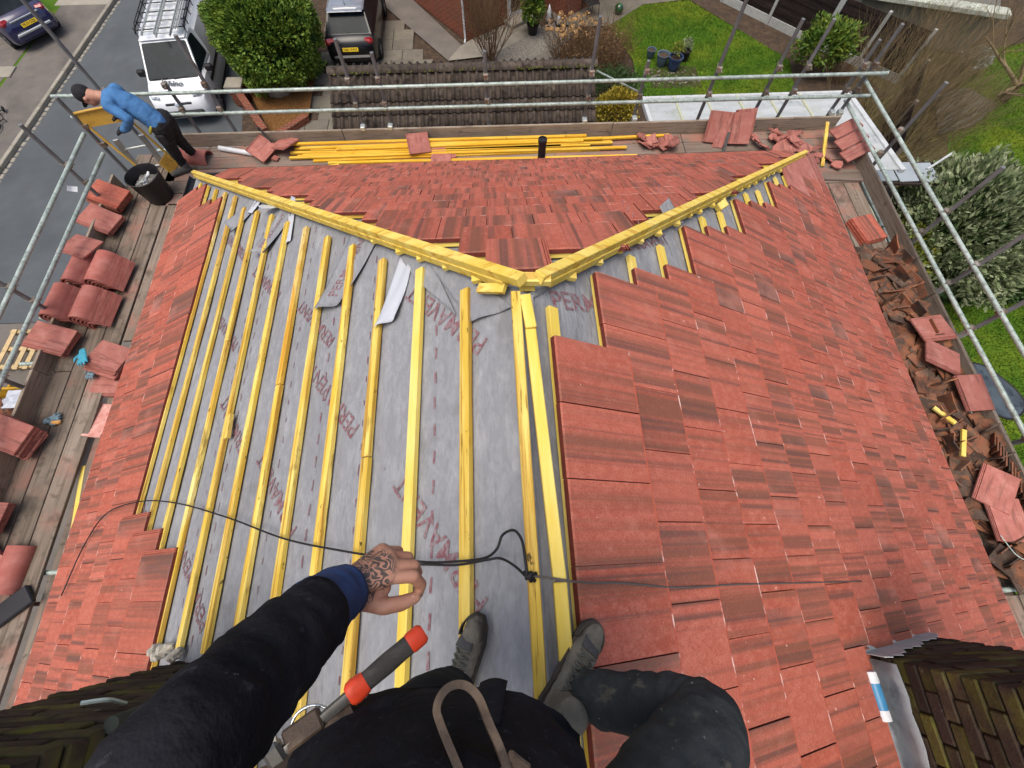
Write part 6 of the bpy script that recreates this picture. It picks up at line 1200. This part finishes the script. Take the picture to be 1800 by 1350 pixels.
b = MB(); b.tube(spline([(-.515, -1.335, .665), (-.505, -1.312, .665), (-.480, -1.302, .66), (-.452, -1.312, .655), (-.446, -1.332, .652), (-.465, -1.352, .66), (-.495, -1.355, .667), (-.515, -1.335, .665)], 6), .0028, 8); b.tube([(-.512, -1.34, .668), (-.47, -1.352, .668)], .003, 8); b.build('hammer_ring', 'chrome', me_, smooth=True)
b = MB(); b.bar((-.515, -1.350, .675), (-.462, -1.318, .664), .036, .020, (.3, .3, 1), .004); b.build('ring_plate', 'leather', me_)
# head and right arm, above and behind the view
b = MB(); chain(b, [(-.19, -1.55, 1.22), (-.185, -1.51, 1.33)], [.06, .058]); hc_ = Vector((-.18, -1.475, 1.42)); ball(b, hc_, .1, Matrix.Scale(.82, 4, (1, 0, 0)) @ Matrix.Scale(1.18, 4, (0, .3, 1))); ball(b, hc_ + Vector((0, .03, -.06)), .065); chain(b, [hc_ + Vector((0, .09, .015)), hc_ + Vector((0, .112, -.03))], [.010, .016])
for s in (-1, 1): ball(b, hc_ + Vector((s * .084, -.01, -.01)), .022, Matrix.Scale(.5, 4, (1, 0, 0)) @ Matrix.Scale(1.4, 4, (0, 0, 1)))
b.tube([hc_ + Vector((-.026, .090, -.062)), hc_ + Vector((0, .098, -.064)), hc_ + Vector((.026, .090, -.062))], .007, 6); hd_ = flesh(b, 'head', 'skin', me_, .006, 4)
b = MB(); ball(b, hc_ + Vector((0, -.012, .035)), .104, Matrix.Scale(.86, 4, (1, 0, 0)) @ Matrix.Scale(1.05, 4, (0, 0, 1)), 20); b.build('beanie', 'jacket_black', hd_, smooth=True)
for s in (-1, 1): b = MB(); ball(b, hc_ + Vector((s * .032, .086, .008)), .010); b.build('eye', 'glass_dark', hd_, smooth=True)
jk = MB(); wtube(jk, [(-.02, -1.55, 1.17), (.16, -1.60, 1.05), (.20, -1.60, 1.02), (.17, -1.50, 1.15), (.08, -1.42, 1.32)], [.08, .07, .066, .06, .05], 30, .006, 8, 3); jk.build('jacket_sleeve', 'jacket_black', me_, smooth=True)
b = MB(); chain(b, [(.08, -1.42, 1.32), (.055, -1.385, 1.38)], [.03, .032])
for k in range(4): chain(b, [(.055 + .016 * (k - 1.5), -1.385, 1.40), (.045 + .016 * (k - 1.5), -1.37, 1.45), (.02 + .014 * (k - 1.5), -1.38, 1.47)], [.011, .010, .008])
chain(b, [(.07, -1.40, 1.37), (.04, -1.42, 1.42), (.02, -1.41, 1.45)], [.014, .012, .009]); flesh(b, 'hand', 'skin', me_, .005, 3)
# hammer hanging in its loop
hm = thing('claw_hammer', (-.40, -1.29, .62), 'claw hammer with black grip and orange ends hung at the roofer belt', 'hammer'); T0, T1 = Vector((-.298, -1.202, .614)), Vector((-.491, -1.344, .672)); hx = (T1 - T0).normalized(); up_ = Vector((.1, -.3, 1)); sd = up_.cross(hx).normalized(); hz = hx.cross(sd); hl = (T1 - T0).length
HM = fr(T0, hx, sd, hz)
def ham(secs, name, m, nn=16):
    b = MB(); vs = []; 
    for x, a, c in secs:
        for j in range(nn): q = 6.28318 * j / nn; vs.append((x, a * math.copysign(abs(math.cos(q)) ** .7, math.cos(q)), c * math.copysign(abs(math.sin(q)) ** .7, math.sin(q))))
    fs = [(i * nn + j, i * nn + (j + 1) % nn, (i + 1) * nn + (j + 1) % nn, (i + 1) * nn + j) for i in range(len(secs) - 1) for j in range(nn)] + [tuple(range(nn))[::-1], tuple((len(secs) - 1) * nn + j for j in range(nn))]
    b.add(vs, fs, HM); return b.build(name, m, hm, smooth='auto')
ham([(0, .014, .011), (.006, .019, .014), (.028, .0195, .014), (.034, .018, .0135)], 'butt', 'hammer_orange'); ham([(.030, .0175, .0135), (.05, .0172, .0135), (.08, .0182, .0140), (.115, .0168, .0132), (.128, .0165, .013)], 'grip', 'hammer_grip'); ham([(.124, .0175, .0138), (.132, .020, .0145), (.146, .0215, .015), (.155, .020, .0145), (.160, .015, .012)], 'collar', 'hammer_orange')
ham([(.157, .011, .0085), (.20, .0105, .008), (hl, .010, .008), (hl + .03, .010, .008)], 'shaft', 'tool_steel', 8)
b = MB(); b.box((hl + .04, 0, 0), (.028, .05, .028), HM, .006); b.tube([HM @ Vector((hl + .04, .02, 0)), HM @ Vector((hl + .04, .065, 0))], .014, 12); b.bar(HM @ Vector((hl + .04, -.02, 0)), HM @ Vector((hl + .03, -.075, -.01)), .012, .022, hx); b.build('head', 'tool_steel', hm)

# ---- the second worker bending over the far left corner
wk = thing('person', (-4.70, 4.66, DZ), 'worker in blue sweatshirt and black cap bending over the left guard rail', 'person')
mat('sweat_blue', col('4272a3'), .9, [(col('4e7fb0'), (9, 9, 9), .42, .66, .5), (col('3a6896'), (14, 14, 14), .52, .7, .35)], bump=(300, .3, .002)); mat('black_cloth', col('1e1d20'), .9, [(col('2e2c2e'), (8, 8, 8), .45, .7, .6), (col('4a463f'), (20, 20, 20), .62, .7, .5)])
hc2 = Vector((-5.07, 4.50, -2.02)); crn = Vector((-.86, 0, .36)).normalized(); fce = Vector((-.32, -.18, -.93)).normalized()
b = MB(); chain(b, [(-4.86, 4.51, -2.05), (-4.97, 4.50, -2.03), hc2], [.062, .06, .08]); ball(b, hc2 + crn * .03, .092); ball(b, hc2 + fce * .03 - crn * .03, .075); chain(b, [hc2 + fce * .09 + crn * .005, hc2 + fce * .112 - crn * .03], [.009, .014])
sdv = crn.cross(fce).normalized()
for s in (-1, 1): ball(b, hc2 + sdv * s * .085 - crn * .01, .021)
b.tube([hc2 + fce * .088 - crn * .065 + sdv * .02, hc2 + fce * .094 - crn * .066, hc2 + fce * .088 - crn * .065 - sdv * .02], .006, 6)
wb = flesh(b, 'body', 'skin', wk, .008, 3)
for s in (-1, 1): b = MB(); ball(b, hc2 + fce * .088 + sdv * s * .032 + crn * .012, .009); b.build('eye', 'glass_dark', wb, smooth=True)
b = MB(); ball(b, hc2 + crn * .050 + fce * -.008, .100, None, 20); cap = flesh(b, 'cap', 'black_cloth', wk, .008, 2)
b = MB(); b.grid(8, 5, lambda i, j: hc2 + crn * (.045 + .02 * math.cos((i - .5) * 2.4)) + fce * (.075 + .085 * j * (1 - .5 * (2 * i - 1) ** 2)) + sdv * (i - .5) * .15); b.build('cap_peak', 'black_cloth', cap, smooth=True, solid=.006)
b = MB(); chain(b, [(-4.47, 4.46, -2.36), (-4.56, 4.48, -2.24), (-4.67, 4.51, -2.15), (-4.79, 4.51, -2.08), (-4.87, 4.51, -2.06)], [.125, .125, .135, .125, .075])
chain(b, [(-4.80, 4.40, -2.05), (-4.80, 4.64, -2.07)], [.085, .085]); chain(b, [(-4.81, 4.36, -2.07), (-4.63, 4.27, -2.17), (-4.80, 4.34, -2.34), (-4.93, 4.42, -2.42)], [.068, .055, .048, .042]); chain(b, [(-4.81, 4.67, -2.08), (-4.84, 4.78, -2.27), (-5.02, 4.68, -2.38)], [.068, .054, .044])
folds(flesh(b, 'sweatshirt', 'sweat_blue', wk, .010, 3), .022, .09)
b = MB(); chain(b, [(-4.46, 4.44, -2.40), (-4.44, 4.56, -2.40)], [.125, .125]); chain(b, [(-4.46, 4.44, -2.42), (-4.62, 4.56, -2.80), (-4.72, 4.65, -3.15)], [.115, .078, .062]); chain(b, [(-4.44, 4.58, -2.42), (-4.58, 4.74, -2.82), (-4.62, 4.86, -3.14)], [.115, .078, .062])
folds(flesh(b, 'trousers', 'black_cloth', wk, .010, 3), .03, .07)
for p, q in (((-4.68, 4.62, DZ + .045), (-4.86, 4.52, DZ + .035)), ((-4.60, 4.86, DZ + .045), (-4.80, 4.84, DZ + .035))):
    b = MB(); chain(b, [p, q], [.05, .042]); ball(b, Vector(p) + Vector((0, 0, .06)), .05); flesh(b, 'boot', 'boot_panel', wk, .009, 2)
b = MB()
for p in ((-4.97, 4.44, -2.44), (-5.06, 4.66, -2.40)):
    p = Vector(p); ball(b, p, .042)
    for k in range(4): chain(b, [p + Vector((-.02, .02 * (k - 1.5), 0)), p + Vector((-.07, .022 * (k - 1.5), -.02)), p + Vector((-.085, .02 * (k - 1.5), -.05))], [.014, .012, .010])
    chain(b, [p, p + Vector((-.03, -.055, -.01)), p + Vector((-.06, -.05, -.03))], [.016, .014, .010])
flesh(b, 'gloves', 'black_cloth', wk, .006, 2)
mat('tape_yellow', col('b9b030'), .6); b = MB(); b.tube([Vector((-4.535, 4.475, -2.385)) + Vector((.09, 0, .10)) * math.cos(a * .35) * 1.0 + Vector((0, -.14, 0)) * math.sin(a * .35) for a in range(1, 7)], .016, 8); b.build('belt', 'tape_yellow', wk, smooth=True)
b = MB(); b.box((-4.46, 4.31, -2.50), (.12, .04, .14), Matrix.Identity(4), .02); b.build('tool_pouch', 'black_cloth', wk)
